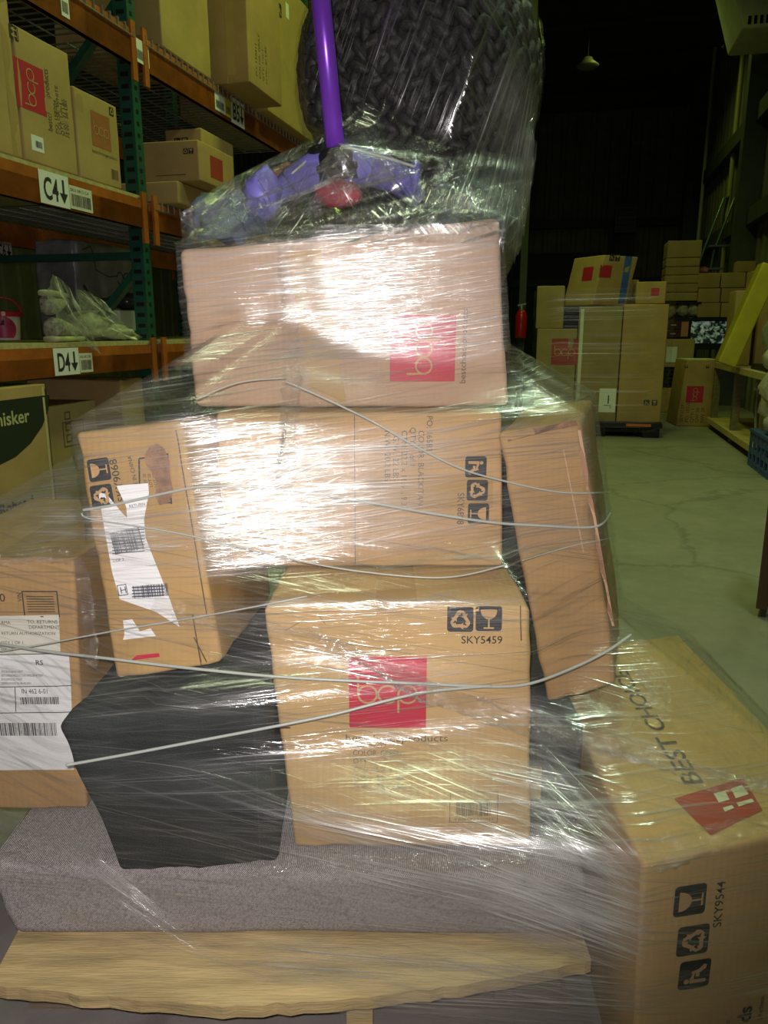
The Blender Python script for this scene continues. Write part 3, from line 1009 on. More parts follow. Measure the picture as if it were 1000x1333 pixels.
# ---- toys and small things lying on the top box, inside the film
ZT = max(TOPBOX[2].z, TOPBOX[3].z)
LILAC = mat('lilac_plastic', (.17, .15, .52), .45)
m = MB()
pts = [(352, 262), (380, 238), (412, 222), (450, 214), (490, 220), (520, 234), (544, 258)]
arc = [at_y(x, y, 1.20 + .02 * abs(k - 3)) for k, (x, y) in enumerate(pts)]
m.tube(arc, lambda s: .016 + .012 * math.sin(PI * s), 12)
arch = m.build('toy_arch', LILAC, smooth=True)
tag(arch, 'curved lilac plastic piece lying below the black collar on the top box', 'toy')
bl_ = MB().blob(at_y(343, 252, 1.23), .03, .03, .035, amp=.3, seed=2).build('toy_block', LILAC, smooth=True)
tag(bl_, 'small lilac lump of plastic left of the lilac curved piece on the top box', 'toy')
kb = MB().blob(at_y(541, 228, 1.23), .010, .02, .022, amp=.2, seed=5).build('toy_piece', LILAC, smooth=True)
tag(kb, 'little upright lilac knob at the right end of the lilac curved piece', 'toy')
rd = MB().blob(at_y(440, 252, 1.19), .036, .025, .019, 18, 10, amp=.25, seed=4).build('red_cloth', mat('red_cloth', (.30, .03, .05), .85, var=.5, scale=30, bump=.5), smooth=True)
tag(rd, 'crumpled red cloth tucked under the lilac curved piece on the top box', 'cloth')
m = MB()
for i in range(12):
    a = 2 * PI * i / 12
    m.blob(at_y(392, 226, 1.27) + Vector((.036 * math.cos(a), .02 * math.sin(a), .010 * math.sin(a))), .011, .011, .010, 8, 6)
for i in range(6): m.blob(at_y(374 + 8 * i, 217 + (i % 2) * 8, 1.262), .008, .008, .007, 8, 6)
bd = m.build('bead_garland', mat('brown_wood_bead', (.30, .13, .06), .5, var=.3), smooth=True)
tag(bd, 'coil of brown wooden beads at the left of the black collar', 'bead garland')
gy = MB().blob(at_y(300, 282, 1.27), .06, .045, .035, 18, 10, amp=.5, f=9, seed=8).build('blue_pouch', mat('slate_blue_cloth', (.10, .13, .20), .8, bump=.5), smooth=True)
tag(gy, 'slate blue cloth pouch near the left end on the top box under the film', 'pouch')
for p in (at_y(300, 250, 1.25), at_y(343, 236, 1.23), at_y(450, 205, 1.17), at_y(541, 216, 1.22), at_y(260, 290, 1.22), at_y(600, 262, 1.2)):
    for k in range(12):
        SHELL_PTS.append(p + Vector((.02 * math.cos(k), .02 * math.sin(k), 0)))

# ================================================================== STRETCH FILM
def hull2(pts):
    pts = sorted(set((round(p[0], 5), round(p[1], 5)) for p in pts))
    if len(pts) < 3: return pts
    def half(ps):
        o = []
        for p in ps:
            while len(o) > 1 and (o[-1][0] - o[-2][0]) * (p[1] - o[-2][1]) - (o[-1][1] - o[-2][1]) * (p[0] - o[-2][0]) <= 0: o.pop()
            o.append(p)
        return o[:-1]
    return half(pts) + half(pts[::-1])
CX, CY = 0.02, 1.32
NA = 300
ZL = [DECK - .06 + .0125 * k for k in range(int((1.60 - DECK + .06) / .0125))]
def radii(hl):
    r = [0.0] * NA
    n = len(hl)
    for a in range(NA):
        th = 2 * PI * a / NA
        dx, dy = math.cos(th), math.sin(th)
        best = 0
        for i in range(n):
            x0, y0 = hl[i][0] - CX, hl[i][1] - CY
            x1, y1 = hl[(i + 1) % n][0] - CX, hl[(i + 1) % n][1] - CY
            ex, ey = x1 - x0, y1 - y0
            den = dx * ey - dy * ex
            if abs(den) < 1e-9: continue
            t = (x0 * ey - y0 * ex) / den
            s = (x0 * dy - y0 * dx) / den
            if t > 0 and -1e-6 <= s <= 1 + 1e-6: best = max(best, t)
        r[a] = best
    return r
buck = {}
for p in SHELL_PTS: buck.setdefault(int(math.floor(p.z / .0125)), []).append(p)
R = []
for z in ZL:
    k = int(math.floor(z / .0125))
    pts = [p for j in (k - 1, k, k + 1) for p in buck.get(j, ())]
    pts = [(p.x, p.y) for p in pts]
    R.append(radii(hull2(pts)) if len(pts) > 6 else [0.0] * NA)
S_UP, S_DN = 1.9, 0.42                         # how fast the film may close in above / below a shoulder
for a in range(NA):
    for k in range(1, len(ZL)): R[k][a] = max(R[k][a], R[k - 1][a] - S_UP * .0125)
    for k in range(len(ZL) - 2, -1, -1): R[k][a] = max(R[k][a], R[k + 1][a] - S_DN * .0125)
for _ in range(3):                              # ease kinks without falling inside the load
    R2 = [row[:] for row in R]
    for k in range(len(ZL)):
        for a in range(NA):
            s = (R[max(k - 1, 0)][a] + R[min(k + 1, len(ZL) - 1)][a] + R[k][a - 1] + R[k][(a + 1) % NA]) / 4
            R2[k][a] = max(R[k][a], s)
    R = R2
def film_pt(k, a, off, amp=.0015, sd=0.0):
    th = 2 * PI * a / NA
    p = Vector((CX + R[k][a % NA] * math.cos(th), CY + R[k][a % NA] * math.sin(th), ZL[k]))
    w = noise.noise(Vector((p.x * 5, p.y * 5, p.z * 26 + sd))) * amp
    return p + Vector((math.cos(th), math.sin(th), 0)) * (.005 + off + w)
def z_low(p):
    """lower edge of the wrap: high at the left, sweeping down to the right"""
    t = min(1.0, max(0.0, (p.x + .52) / .50))
    return (H - .72) * (1 - t) + (H - .99) * t

def film_material(name, tilt, seed, gloss=.30, rough=.16, haze=.05, bump=.5, crinkle=0.0, fine=380.0, tint=(1, 1, 1), sheen=.22, base_k=.015, taper=False):
    m = bpy.data.materials.new(name); m.use_nodes = True
    nt = m.node_tree; nt.nodes.clear()
    L = nt.links.new
    out = N(nt, 'ShaderNodeOutputMaterial')
    tc = N(nt, 'ShaderNodeTexCoord')
    def streak(sx, sy, ang, det, off):
        mp = N(nt, 'ShaderNodeMapping')
        mp.vector_type = 'TEXTURE'
        mp.inputs['Rotation'].default_value = (0, 0, ang)
        L(tc.outputs['UV'], mp.inputs[0])
        m2 = N(nt, 'ShaderNodeMapping')
        m2.inputs['Scale'].default_value = (sx, sy, 1); m2.inputs['Location'].default_value = (off, off * 1.7, 0)
        L(mp.outputs[0], m2.inputs[0])
        n = N(nt, 'ShaderNodeTexNoise', Scale=1.0, Detail=det, Roughness=.6)
        n.noise_dimensions = '2D'
        L(m2.outputs[0], n.inputs['Vector'])
        return n
    a = streak(2.6, fine, tilt, 3.0, seed)
    b = streak(5.0, fine * .32, tilt + .07, 3.0, seed + 3)
    w = streak(.9, 26, tilt - .02, 3.0, seed + 7)       # wide bands where layers overlap
    cl = streak(6, 6, 0, 3.0, seed + 11)                # patchiness
    def math_(op, x, y, clamp=False):
        n = N(nt, 'ShaderNodeMath', operation=op); n.use_clamp = clamp
        for i, q in enumerate((x, y)):
            if hasattr(q, 'is_output'): L(q, n.inputs[i])
            else: n.inputs[i].default_value = q
        return n.outputs[0]
    h = math_('ADD', math_('MULTIPLY', a.outputs['Fac'], 1.0), math_('MULTIPLY', b.outputs['Fac'], .45))
    if crinkle:
        vo = N(nt, 'ShaderNodeTexNoise', Scale=34.0, Detail=5.0, Roughness=.75); vo.noise_dimensions = '2D'
        vo.inputs['Distortion'].default_value = 1.6
        L(tc.outputs['UV'], vo.inputs['Vector'])
        h = math_('ADD', h, math_('MULTIPLY', vo.outputs['Fac'], crinkle))
    bp = N(nt, 'ShaderNodeBump', Strength=min(1.0, bump), Distance=.42 / fine)
    L(h, bp.inputs['Height'])
    def ramp(x, lo, hi):
        r = N(nt, 'ShaderNodeMapRange'); r.clamp = True
        r.inputs['From Min'].default_value, r.inputs['From Max'].default_value = lo, hi
        L(x, r.inputs['Value'])
        return r.outputs[0]
    band_ = ramp(w.outputs['Fac'], .36, .60)
    sm = math_('MULTIPLY', math_('ADD', ramp(a.outputs['Fac'], .56, .72), math_('MULTIPLY', ramp(b.outputs['Fac'], .58, .74), .5)), math_('ADD', math_('MULTIPLY', band_, .85), .15), True)
    fr = N(nt, 'ShaderNodeLayerWeight', Blend=.25)
    base = math_('ADD', math_('MULTIPLY', math_('POWER', fr.outputs['Facing'], 2.0), .30), base_k)
    gf = math_('ADD', math_('MULTIPLY', sm, gloss), math_('MULTIPLY', base, math_('ADD', math_('MULTIPLY', band_, .7), .3)), True)
    tr = N(nt, 'ShaderNodeBsdfTransparent'); tr.inputs[0].default_value = (*tint, 1)
    gl = N(nt, 'ShaderNodeBsdfAnisotropic', Roughness=rough); gl.distribution = 'GGX'
    gl.inputs['Color'].default_value = (1, 1, 1, 1)
    L(bp.outputs[0], gl.inputs['Normal'])
    hz = N(nt, 'ShaderNodeBsdfTranslucent'); hz.inputs[0].default_value = (.9, .9, .9, 1)
    df = N(nt, 'ShaderNodeBsdfDiffuse'); df.inputs[0].default_value = (.92, .90, .92, 1)
    L(bp.outputs[0], df.inputs['Normal'])
    dh = N(nt, 'ShaderNodeMixShader'); dh.inputs[0].default_value = .7
    L(hz.outputs[0], dh.inputs[1]); L(df.outputs[0], dh.inputs[2])
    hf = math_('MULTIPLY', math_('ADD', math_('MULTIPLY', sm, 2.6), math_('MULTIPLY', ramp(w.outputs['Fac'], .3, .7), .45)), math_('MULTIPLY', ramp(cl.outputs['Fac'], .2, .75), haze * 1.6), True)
    if taper:                                       # a highlight sheet fades out towards its edges
        uvn = N(nt, 'ShaderNodeUVMap'); uvn.uv_map = 'Edge'
        sp = N(nt, 'ShaderNodeSeparateXYZ'); L(uvn.outputs[0], sp.inputs[0])
        e = None
        for k_ in (0, 1):
            c_ = sp.outputs[k_]
            w_ = math_('MULTIPLY', ramp(c_, 0.0, .30), ramp(c_, 1.0, .70))
            e = w_ if e is None else math_('MULTIPLY', e, w_)
        gf, hf, sf_e = math_('MULTIPLY', gf, e), math_('MULTIPLY', hf, e), e
    x1 = N(nt, 'ShaderNodeMixShader'); L(hf, x1.inputs[0]); L(tr.outputs[0], x1.inputs[1]); L(dh.outputs[0], x1.inputs[2])
    x2 = N(nt, 'ShaderNodeMixShader'); L(gf, x2.inputs[0]); L(x1.outputs[0], x2.inputs[1]); L(gl.outputs[0], x2.inputs[2])
    g2 = N(nt, 'ShaderNodeBsdfAnisotropic', Roughness=.40); g2.distribution = 'GGX'
    g2.inputs['Color'].default_value = (1, 1, 1, 1)
    L(bp.outputs[0], g2.inputs['Normal'])
    sf_ = math_('MULTIPLY', math_('ADD', math_('MULTIPLY', sm, .85), math_('MULTIPLY', band_, .15)), sheen, True)
    if taper: sf_ = math_('MULTIPLY', sf_, sf_e)
    x3 = N(nt, 'ShaderNodeMixShader'); L(sf_, x3.inputs[0]); L(x2.outputs[0], x3.inputs[1]); L(g2.outputs[0], x3.inputs[2])
    L(x3.outputs[0], out.inputs[0])
    return m

film = empty('stretch_film', (CX, CY, DECK))
tag(film, 'clear streaky stretch film wound round the whole stack of boxes on the pallet', 'plastic wrap')
def film_sheet(name, k0, k1, off, material, cut=True, sd=0.0, mask=None):
    vs, uv, fs, idx = [], [], [], {}
    arc = []
    for k in range(k0, k1 + 1):
        u = 0.0; row = []
        for a in range(NA + 1):
            if a:
                p, q = film_pt(k, a - 1, 0, 0), film_pt(k, a % NA, 0, 0)
                u += (p - q).length
            row.append(u)
        arc.append(row)
    mid = NA * 3 // 4                               # u = 0 straight in front of the lens
    for k in range(k0, k1 + 1):
        for a in range(NA + 1):
            idx[(k, a)] = len(vs)
            vs.append(film_pt(k, a % NA, off, sd=sd))
            uv.append((arc[k - k0][a] - arc[k - k0][mid], ZL[k]))
    for k in range(k0, k1):
        for a in range(NA):
            q = [idx[(k, a)], idx[(k, a + 1)], idx[(k + 1, a + 1)], idx[(k + 1, a)]]
            if cut and max(vs[i].z for i in q) < z_low(vs[q[0]]): continue
            if mask and not mask(vs[q[0]], k, a): continue
            fs.append(tuple(q))
    used = sorted({i for f in fs for i in f}); mp = {o: n_ for n_, o in enumerate(used)}
    return mk(name, [vs[i] for i in used], [tuple(mp[i] for i in f) for f in fs], material, film, smooth=True, uvs=[uv[i] for i in used])
KT = min(range(len(ZL)), key=lambda k: abs(ZL[k] - (H + .145)))
KM = min(range(len(ZL)), key=lambda k: abs(ZL[k] - (H - .30)))
FM_A = film_material('film_level_streaks', .05, 1.0, gloss=.32, rough=.11, haze=.04, bump=.8, sheen=.13)
FM_B = film_material('film_falling_streaks', -.17, 5.0, gloss=.28, rough=.09, haze=.035, bump=.8, fine=300, sheen=.07)
FM_C = film_material('film_rising_streaks', .14, 9.0, gloss=.30, rough=.12, haze=.07, bump=.8, sheen=.24)
FM_D = film_material('film_steep_streaks', 1.15, 2.0, gloss=.8, rough=.15, haze=.010, bump=.9, fine=160, sheen=.10, base_k=.03)
FM_E = film_material('film_steep_counter_streaks', -.85, 6.0, gloss=.6, rough=.16, haze=.006, bump=.8, fine=200, sheen=.06)
FM_X = film_material('film_crinkled', .3, 4.0, gloss=.7, rough=.09, haze=.035, bump=1.0, crinkle=2.4, fine=120, base_k=.17)
film_sheet('film_layer', 0, KT, .000, FM_A, sd=1)
film_sheet('film_layer', KM, KT, .002, FM_C, sd=5)
film_sheet('film_layer', 0, KM + 6, .003, FM_B, sd=9)
film_sheet('film_hood', KT - 1, len(ZL) - 1, .000, FM_D, sd=2)
film_sheet('film_hood', KT - 1, len(ZL) - 1, .003, FM_E, sd=7)
KX = min(range(len(ZL)), key=lambda k: abs(ZL[k] - (H + .27)))
film_sheet('film_gather', KT - 2, KX, .004, FM_X, sd=3)

# film surface for laying the twisted bands on
sv = [film_pt(k, a, .0065, 0) for k in range(len(ZL)) for a in range(NA)]
sf = [(k * NA + a, k * NA + (a + 1) % NA, (k + 1) * NA + (a + 1) % NA, (k + 1) * NA + a) for k in range(len(ZL) - 1) for a in range(NA)]
SB = BVHTree.FromPolygons(sv, sf)
def on_film(px, py):
    h = SB.ray_cast(EYE, ray(px, py).normalized(), 5)
    return h[0]
def spline(pts, n):
    o = []
    for i in range(len(pts) - 1):
        p0, p1, p2, p3 = pts[max(i - 1, 0)], pts[i], pts[i + 1], pts[min(i + 2, len(pts) - 1)]
        for k in range(n):
            t = k / n
            o.append(tuple(.5 * (2 * p1[d_] + (p2[d_] - p0[d_]) * t + (2 * p0[d_] - 5 * p1[d_] + 4 * p2[d_] - p3[d_]) * t * t + (3 * p1[d_] - p0[d_] - 3 * p2[d_] + p3[d_]) * t ** 3) for d_ in range(2)))
    o.append(pts[-1])
    return o
BAND = bpy.data.materials.new('milky_rolled_film'); BAND.use_nodes = True
nt = BAND.node_tree; nt.nodes.clear()
o_ = N(nt, 'ShaderNodeOutputMaterial'); p_ = N(nt, 'ShaderNodeBsdfPrincipled'); t_ = N(nt, 'ShaderNodeBsdfTransparent'); x_ = N(nt, 'ShaderNodeMixShader')
p_.inputs['Base Color'].default_value = (.50, .52, .49, 1); p_.inputs['Roughness'].default_value = .3
x_.inputs[0].default_value = .62
nt.links.new(t_.outputs[0], x_.inputs[1]); nt.links.new(p_.outputs[0], x_.inputs[2]); nt.links.new(x_.outputs[0], o_.inputs[0])
def band(pts, r, name='rolled_band'):
    w = [on_film(x, y) for x, y in spline(pts, 14)]
    w = [p for p in w if p is not None]
    # taut: smooth the path a little
    for _ in range(6):
        w = [w[0]] + [w[i] * .5 + (w[i - 1] + w[i + 1]) * .25 for i in range(1, len(w) - 1)] + [w[-1]]
    MB().tube(w, r * .85, 6).build(name, BAND, film, smooth=True)
band([(108, 664), (150, 657), (215, 642), (270, 633), (365, 636), (480, 654), (560, 668), (640, 680), (700, 684), (775, 686), (795, 668)], .0022)
band([(106, 668), (120, 676), (210, 690), (290, 707), (380, 728), (470, 744), (580, 752), (660, 735)], .0014)
band([(372, 497), (410, 513), (480, 546), (540, 580), (600, 610), (660, 627), (730, 641), (793, 641)], .0017)
band([(0, 838), (60, 848), (130, 856), (230, 868), (350, 880), (450, 886), (550, 890), (640, 894), (690, 890), (745, 870), (790, 848), (822, 826)], .0024)
band([(86, 996), (160, 983), (250, 966), (340, 949), (430, 931), (500, 913), (560, 900), (640, 893)], .0024)
band([(0, 848), (60, 838), (150, 821), (230, 808), (320, 792), (400, 776)], .0013)
band([(255, 520), (310, 498), (372, 492)], .0010)
band([(436, 186), (475, 198), (512, 208), (540, 217)], .0022)
band([(680, 730), (740, 712), (798, 700)], .0009)
band([(420, 180), (405, 203), (380, 226)], .002)
def crumple(pts, width, name='wrinkled_strip', amp=.006, seed=0):
    path = [on_film(x, y) for x, y in spline(pts, 22)]
    path = [p for p in path if p is not None]
    vs, uv, fs = [], [], []
    M = 9
    L_ = 0
    for i, p in enumerate(path):
        t = (path[min(i + 1, len(path) - 1)] - path[max(i - 1, 0)]).normalized()
        nr = (EYE - p).normalized()
        sd = t.cross(nr).normalized(); nr = sd.cross(t).normalized()
        if i: L_ += (p - path[i - 1]).length
        for j in range(M):
            s = (j / (M - 1) - .5) * width * (1 + .5 * noise.noise(p * 22 + Vector((seed, 0, 0))))
            q = p + sd * s
            vs.append(q + nr * (.004 + amp * noise.noise(Vector((q.x * 70, q.y * 70 + seed, q.z * 110))) + amp * .6 * noise.noise(q * 210)) + sd * (.004 * noise.noise(q * 120)))
            uv.append((L_, s))
    for i in range(len(path) - 1):
        for j in range(M - 1):
            a = i * M + j
            fs.append((a, a + 1, a + M + 1, a + M))
    mk(name, vs, fs, FM_W, film, smooth=True, uvs=uv)
FM_W = film_material('film_wrinkled', .1, 14.0, gloss=.5, rough=.12, haze=.07, bump=.9, crinkle=2.2, fine=90, base_k=.22)
crumple([(200, 785), (330, 818), (450, 850), (565, 903), (692, 942), (770, 968), (850, 985), (930, 1015), (1000, 1022)], .026, seed=1)
crumple([(838, 862), (856, 905), (838, 955), (815, 990)], .030, seed=2)
crumple([(0, 728), (60, 722), (100, 735), (115, 800), (120, 870)], .018, seed=3)
crumple([(372, 320), (376, 400), (379, 500), (370, 640)], .024, seed=4, amp=.003)
crumple([(790, 1000), (720, 945), (694, 930)], .02, seed=5)
crumple([(840, 1118), (900, 1098), (1000, 1068)], .03, seed=6)
crumple([(300, 1135), (420, 1125), (560, 1120), (700, 1110)], .018, seed=7, amp=.004)
crumple([(560, 250), (610, 262), (648, 282)], .03, seed=8)

# ---- extra milky film sheets; their haze paints the highlights and bright streaks
FM_S = film_material('film_highlight_streaks', .0, 31.0, gloss=.5, rough=.11, haze=.55, bump=.9, fine=330, sheen=.34, taper=True)
FM_S2 = film_material('film_highlight_fine_streaks', .0, 41.0, gloss=.30, rough=.13, haze=.24, bump=.8, fine=420, sheen=.24, taper=True)
FM_S3 = film_material('film_highlight_strong_streaks', .0, 51.0, gloss=1.0, rough=.16, haze=.22, bump=.9, fine=240, sheen=.6, base_k=.05, taper=True)
def highlight_web(q, material, nu=30, nv=18, off=.004, name='film_highlight'):
    """milky sheet painting a highlight on the wrap; q = start-left, end-left, end-right, start-right, streaks run start to end"""
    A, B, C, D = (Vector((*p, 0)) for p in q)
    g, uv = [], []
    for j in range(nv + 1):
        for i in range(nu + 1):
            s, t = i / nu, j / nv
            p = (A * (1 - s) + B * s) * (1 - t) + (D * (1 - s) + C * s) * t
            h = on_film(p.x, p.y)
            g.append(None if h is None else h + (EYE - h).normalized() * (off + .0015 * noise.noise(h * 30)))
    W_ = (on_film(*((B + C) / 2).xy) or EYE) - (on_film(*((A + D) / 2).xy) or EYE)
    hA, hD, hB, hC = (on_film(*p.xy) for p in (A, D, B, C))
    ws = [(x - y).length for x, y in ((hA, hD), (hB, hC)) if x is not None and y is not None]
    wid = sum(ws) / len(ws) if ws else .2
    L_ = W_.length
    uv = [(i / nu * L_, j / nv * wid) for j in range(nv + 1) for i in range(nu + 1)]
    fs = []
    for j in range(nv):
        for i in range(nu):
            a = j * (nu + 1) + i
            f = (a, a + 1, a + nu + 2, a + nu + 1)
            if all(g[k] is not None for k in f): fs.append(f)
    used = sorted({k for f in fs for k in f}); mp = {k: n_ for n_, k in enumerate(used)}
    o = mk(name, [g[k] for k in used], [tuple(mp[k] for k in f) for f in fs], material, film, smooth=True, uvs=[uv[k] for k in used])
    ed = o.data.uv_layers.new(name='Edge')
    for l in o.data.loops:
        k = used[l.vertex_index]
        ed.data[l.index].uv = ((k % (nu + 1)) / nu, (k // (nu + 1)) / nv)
highlight_web([(345, 985), (838, 1078), (850, 1275), (300, 1150)], FM_S2)
highlight_web([(690, 1060), (838, 1120), (850, 1290), (620, 1200)], FM_S, off=.005)
highlight_web([(690, 930), (838, 1090), (846, 1200), (690, 1080)], FM_S, off=.006)
highlight_web([(520, 930), (705, 965), (835, 1095), (600, 1040)], FM_S2, off=.005)
highlight_web([(300, 300), (560, 290), (600, 470), (300, 520)], FM_S2)
highlight_web([(370, 300), (545, 300), (545, 520), (370, 525)], FM_S2, off=.006)
highlight_web([(225, 550), (640, 520), (600, 700), (225, 710)], FM_S2)
highlight_web([(255, 735), (470, 620), (470, 560), (255, 640)], FM_S2, off=.006)
highlight_web([(560, 296), (668, 20), (704, 120), (690, 290)], FM_S3)
highlight_web([(640, 300), (690, 60), (705, 140), (686, 400)], FM_S3, off=.006)
highlight_web([(455, 235), (590, 165), (596, 180), (470, 245)], FM_S3, off=.006, nu=20, nv=6)
highlight_web([(180, 1150), (860, 1230), (870, 1345), (300, 1330)], FM_S2)
highlight_web([(600, 1000), (850, 1090), (860, 1300), (560, 1200)], FM_S, off=.006)
highlight_web([(0, 640), (120, 640), (280, 720), (0, 720)], FM_S2)
highlight_web([(0, 985), (150, 1130), (330, 1290), (0, 1080)], FM_S2)
highlight_web([(700, 545), (780, 540), (668, 440), (664, 455)], FM_S3, off=.006, nu=16, nv=10)

# ================================================================== PALLET RACK ON THE LEFT
RL, RB = -2.085, -3.20                       # front and rear of the rack (lat)
LEV = {'D': (.785, .900), 'C': (1.452, 1.580), 'B': (2.170, 2.315)}
def upright(al, label):
    r = empty('rack_upright', W((RL + RB) / 2, al, 0))
    tag(r, label, 'rack frame', 'green pallet rack frames')
    for lt in (RL, RB):
        m = MB().wbox(lt - .07, lt, al - .004, al + .066, 0.012, 3.4)
        m.build('post', GREEN, r)
        MB().wbox(lt - .10, lt + .03, al - .03, al + .10, 0.0, .012).build('foot_plate', GREEN, r)
        h = MB()
        z = .10
        while z < 3.3:
            h.wbox(lt - .055, lt - .015, al - .0055, al - .0035, z, z + .018)
            h.wbox(lt - .0005, lt + .0015, al + .02, al + .04, z, z + .018); z += .052
        h.build('slot_pattern', BLACK_PL, r)
    for zb_ in (.25, 1.33, 2.52, 3.3): MB().bar(W(RL - .05, al + .03, zb_), W(RB, al + .03, zb_), .035, .035).build('brace', GREEN, r)
    for zb_ in (1.27, 2.46, 3.26): MB().bar(W(RL - .05, al + .03, zb_), W(RB, al + .03, max(.1, zb_ - 1.08)), .045, .035).build('brace', GREEN, r)
    return r
upright(1.06, 'green rack frame at the near end of the shelving')
upright(3.57, 'green rack frame standing between the letter-signed bays')
upright(6.08, 'green rack frame deeper in the shelving behind the wrapped load')
def beam(a0, a1, lev, lat, label, inward):
    z0, z1 = LEV[lev]
    r = empty('rack_beam', W(lat, (a0 + a1) / 2, z0))
    tag(r, label, 'rack beam', 'orange pallet rack beams')
    m = MB().wbox(lat - .028 if inward > 0 else lat, lat if inward > 0 else lat + .028, a0, a1, z0, z1)
    s = .026 * inward
    m.wbox(min(lat - s, lat), max(lat - s, lat), a0, a1, z0, z1 - .04)
    m.build('rail', ORANGE, r)
    for a in (a0 - .006, a1 - .034):
        c = MB().wbox(lat - .005, lat + .007, a, a + .04, z0 - .07, z1 + .035) if inward > 0 else MB().wbox(lat - .007, lat + .005, a, a + .04, z0 - .07, z1 + .035)
        c.build('end_connector', ORANGE, r)
    return r
BEAMS = {}
for (a0, a1), bay in (((1.13, 3.565), 'near'), ((3.64, 6.075), 'far')):
    for lev, word in (('D', 'lowest'), ('C', 'middle'), ('B', 'highest')):
        sign = {('near', 'D'): 'carrying the D4 sign', ('near', 'C'): 'carrying the C4 sign', ('near', 'B'): 'with a white ticket near its end', ('far', 'B'): 'with yellow tickets and a small sign'}.get((bay, lev), 'beyond the middle green frame')
        BEAMS[bay, lev] = beam(a0, a1, lev, RL + .028, 'orange front beam, %s level of the %s bay, %s' % (word, bay, sign), 1)
        beam(a0, a1, lev, RB - .075, 'orange rear beam, %s level of the %s bay, deep in shadow' % (word, bay), -1)
        z1 = LEV[lev][1]
        if lev == 'D' or (lev == 'C' and bay == 'near'):
            d = MB().wbox(RB - .03, RL + .012, a0, a1, z1 + .001, z1 + .020).build('shelf_board', BOARD)
            tag(d, 'worn wooden shelf board on the %s level of the %s rack bay' % (word, bay), 'shelf board', 'shelf boards of the rack')
        else:
            m = MB()
            a = a0 + .02
            while a < a1 - .01:
                m.bar(W(RB - .04, a, z1 + .008), W(RL + .034, a, z1 + .008), .006, .006)
                m.bar(W(RL + .034, a, z1 + .010), W(RL + .034, a, z1 - .03), .006, .006); a += .06
            for lt in [RL - .02 - .12 * i for i in range(9)]: m.bar(W(lt, a0 + .01, z1 + .004), W(lt, a1 - .01, z1 + .004), .006, .006)
            m.bar(W(RL + .034, a0 + .01, z1 - .03), W(RL + .034, a1 - .01, z1 - .03), .006, .006)
            d = m.build('wire_deck', STEEL)
            tag(d, 'bent wire mesh deck on the %s level of the %s rack bay' % (word, bay), 'wire deck', 'wire decks of the rack')

class Flat(Face):
    """aisle-facing plane at lat with al as u and z as v"""
    def __init__(self, lat, al0, z0):
        self.bl = W(lat, al0, z0); self.eu = (W(lat, al0 + 1, z0) - self.bl); self.ev = Vector((0, 0, 1)); self.n = self.eu.cross(self.ev).normalized(); self.bvh = None
def al_at(px, py, lat): return lat_al(at_lat(px, py, lat))[1]

def beam_sign(bm, text, px0, px1, py, side_px=None, lat=RL + .0295):
    """card stuck on a beam: big letters with a down arrow, barcode card next to it"""
    a0, a1 = al_at(px0, py, lat), al_at(px1, py, lat)
    lev = [l for (b_, l), v in BEAMS.items() if v is bm][0]
    z0, z1 = LEV[lev][0] + .004, LEV[lev][1] - .001
    F = Flat(lat, a0, z0)
    w, h = a1 - a0, z1 - z0
    card = Decal(F, .0006).rect(0, 0, w, h).build('sign_card', WHITE_PAPER, bm)
    t = Decal(F, .0014)
    t.text(text, w * .12, h * .16, h * .66, bold=.02, fit=w * .50)
    t.rect(w * .765, h * .42, w * .07, h * .44).poly([(w * .66, h * .44), (w * .80, h * .12), (w * .94, h * .44)])
    t.build('sign_text', INK, card)
    if side_px:
        b1 = al_at(side_px, py, lat) - a0
        c2 = Decal(F, .0006).rect(w + .002, h * .04, b1 - w, h * .74).build('barcode_card', CREAM_PAPER, bm)
        t = Decal(F, .0014).barcode(w + .012, h * .14, b1 - w - .02, h * .38, n=24, seed=3)
        t.text('SKU 0812 ' + text, w + .008, h * .60, h * .10, fit=(b1 - w) * .8)
        t.build('barcode', INK_GREY, c2)
beam_sign(BEAMS['near', 'C'], 'C4', 50, 88, 230, 117)
beam_sign(BEAMS['near', 'D'], 'D4', 70, 103, 470, 120)
beam_sign(BEAMS['far', 'B'], 'B5', 300, 317, 130)
for px0, px1, lev, bay, m_ in ((175, 193, 'B', 'near', WHITE_PAPER), (279, 292, 'B', 'far', WHITE_PAPER), (292, 299, 'B', 'far', mat('yellow_ticket', (.65, .55, .02), .5)), (84, 94, 'B', 'near', WHITE_PAPER)):
    a0, a1 = al_at(px0, 60 if bay == 'near' else 115, RL + .03), al_at(px1, 60 if bay == 'near' else 115, RL + .03)
    z0 = LEV[lev][0] + .02
    F = Flat(RL + .0295, a0, z0)
    cd = Decal(F, .0006).rect(0, 0, a1 - a0, .10).build('ticket', m_, BEAMS[bay, lev])
    Decal(F, .0014).barcode((a1 - a0) * .12, .015, (a1 - a0) * .76, .04, n=20, seed=int(px0)).build('barcode', INK_GREY, cd)

OLIVE_K = KRAFT_GOLD
PREV = {}
def rack_box(px0, px1, py, z0, z1, lat, depth, label, material=None, gap=.004, **kw):
    """carton whose long face looks into the aisle"""
    a0, a1 = max(al_at(px0, 190, lat) if z0 < 2 else al_at(px0, py, lat), 3.67 if px0 > 200 else 0) + gap, al_at(px1, 190, lat) if z0 < 2 else al_at(px1, py, lat)
    a1 -= gap
    c = wcorners(lat - depth, lat, a0, a1, z0, z1)
    o, FF, c = carton(c, material or KRAFT_GOLD, label, r=.008, cells=5, amp=.003, crush=.006, seed=px0 * .1)
    return o, FF, (a1 - a0, z1 - z0)
ZD, ZC, ZB2 = .921, 1.601, 2.328
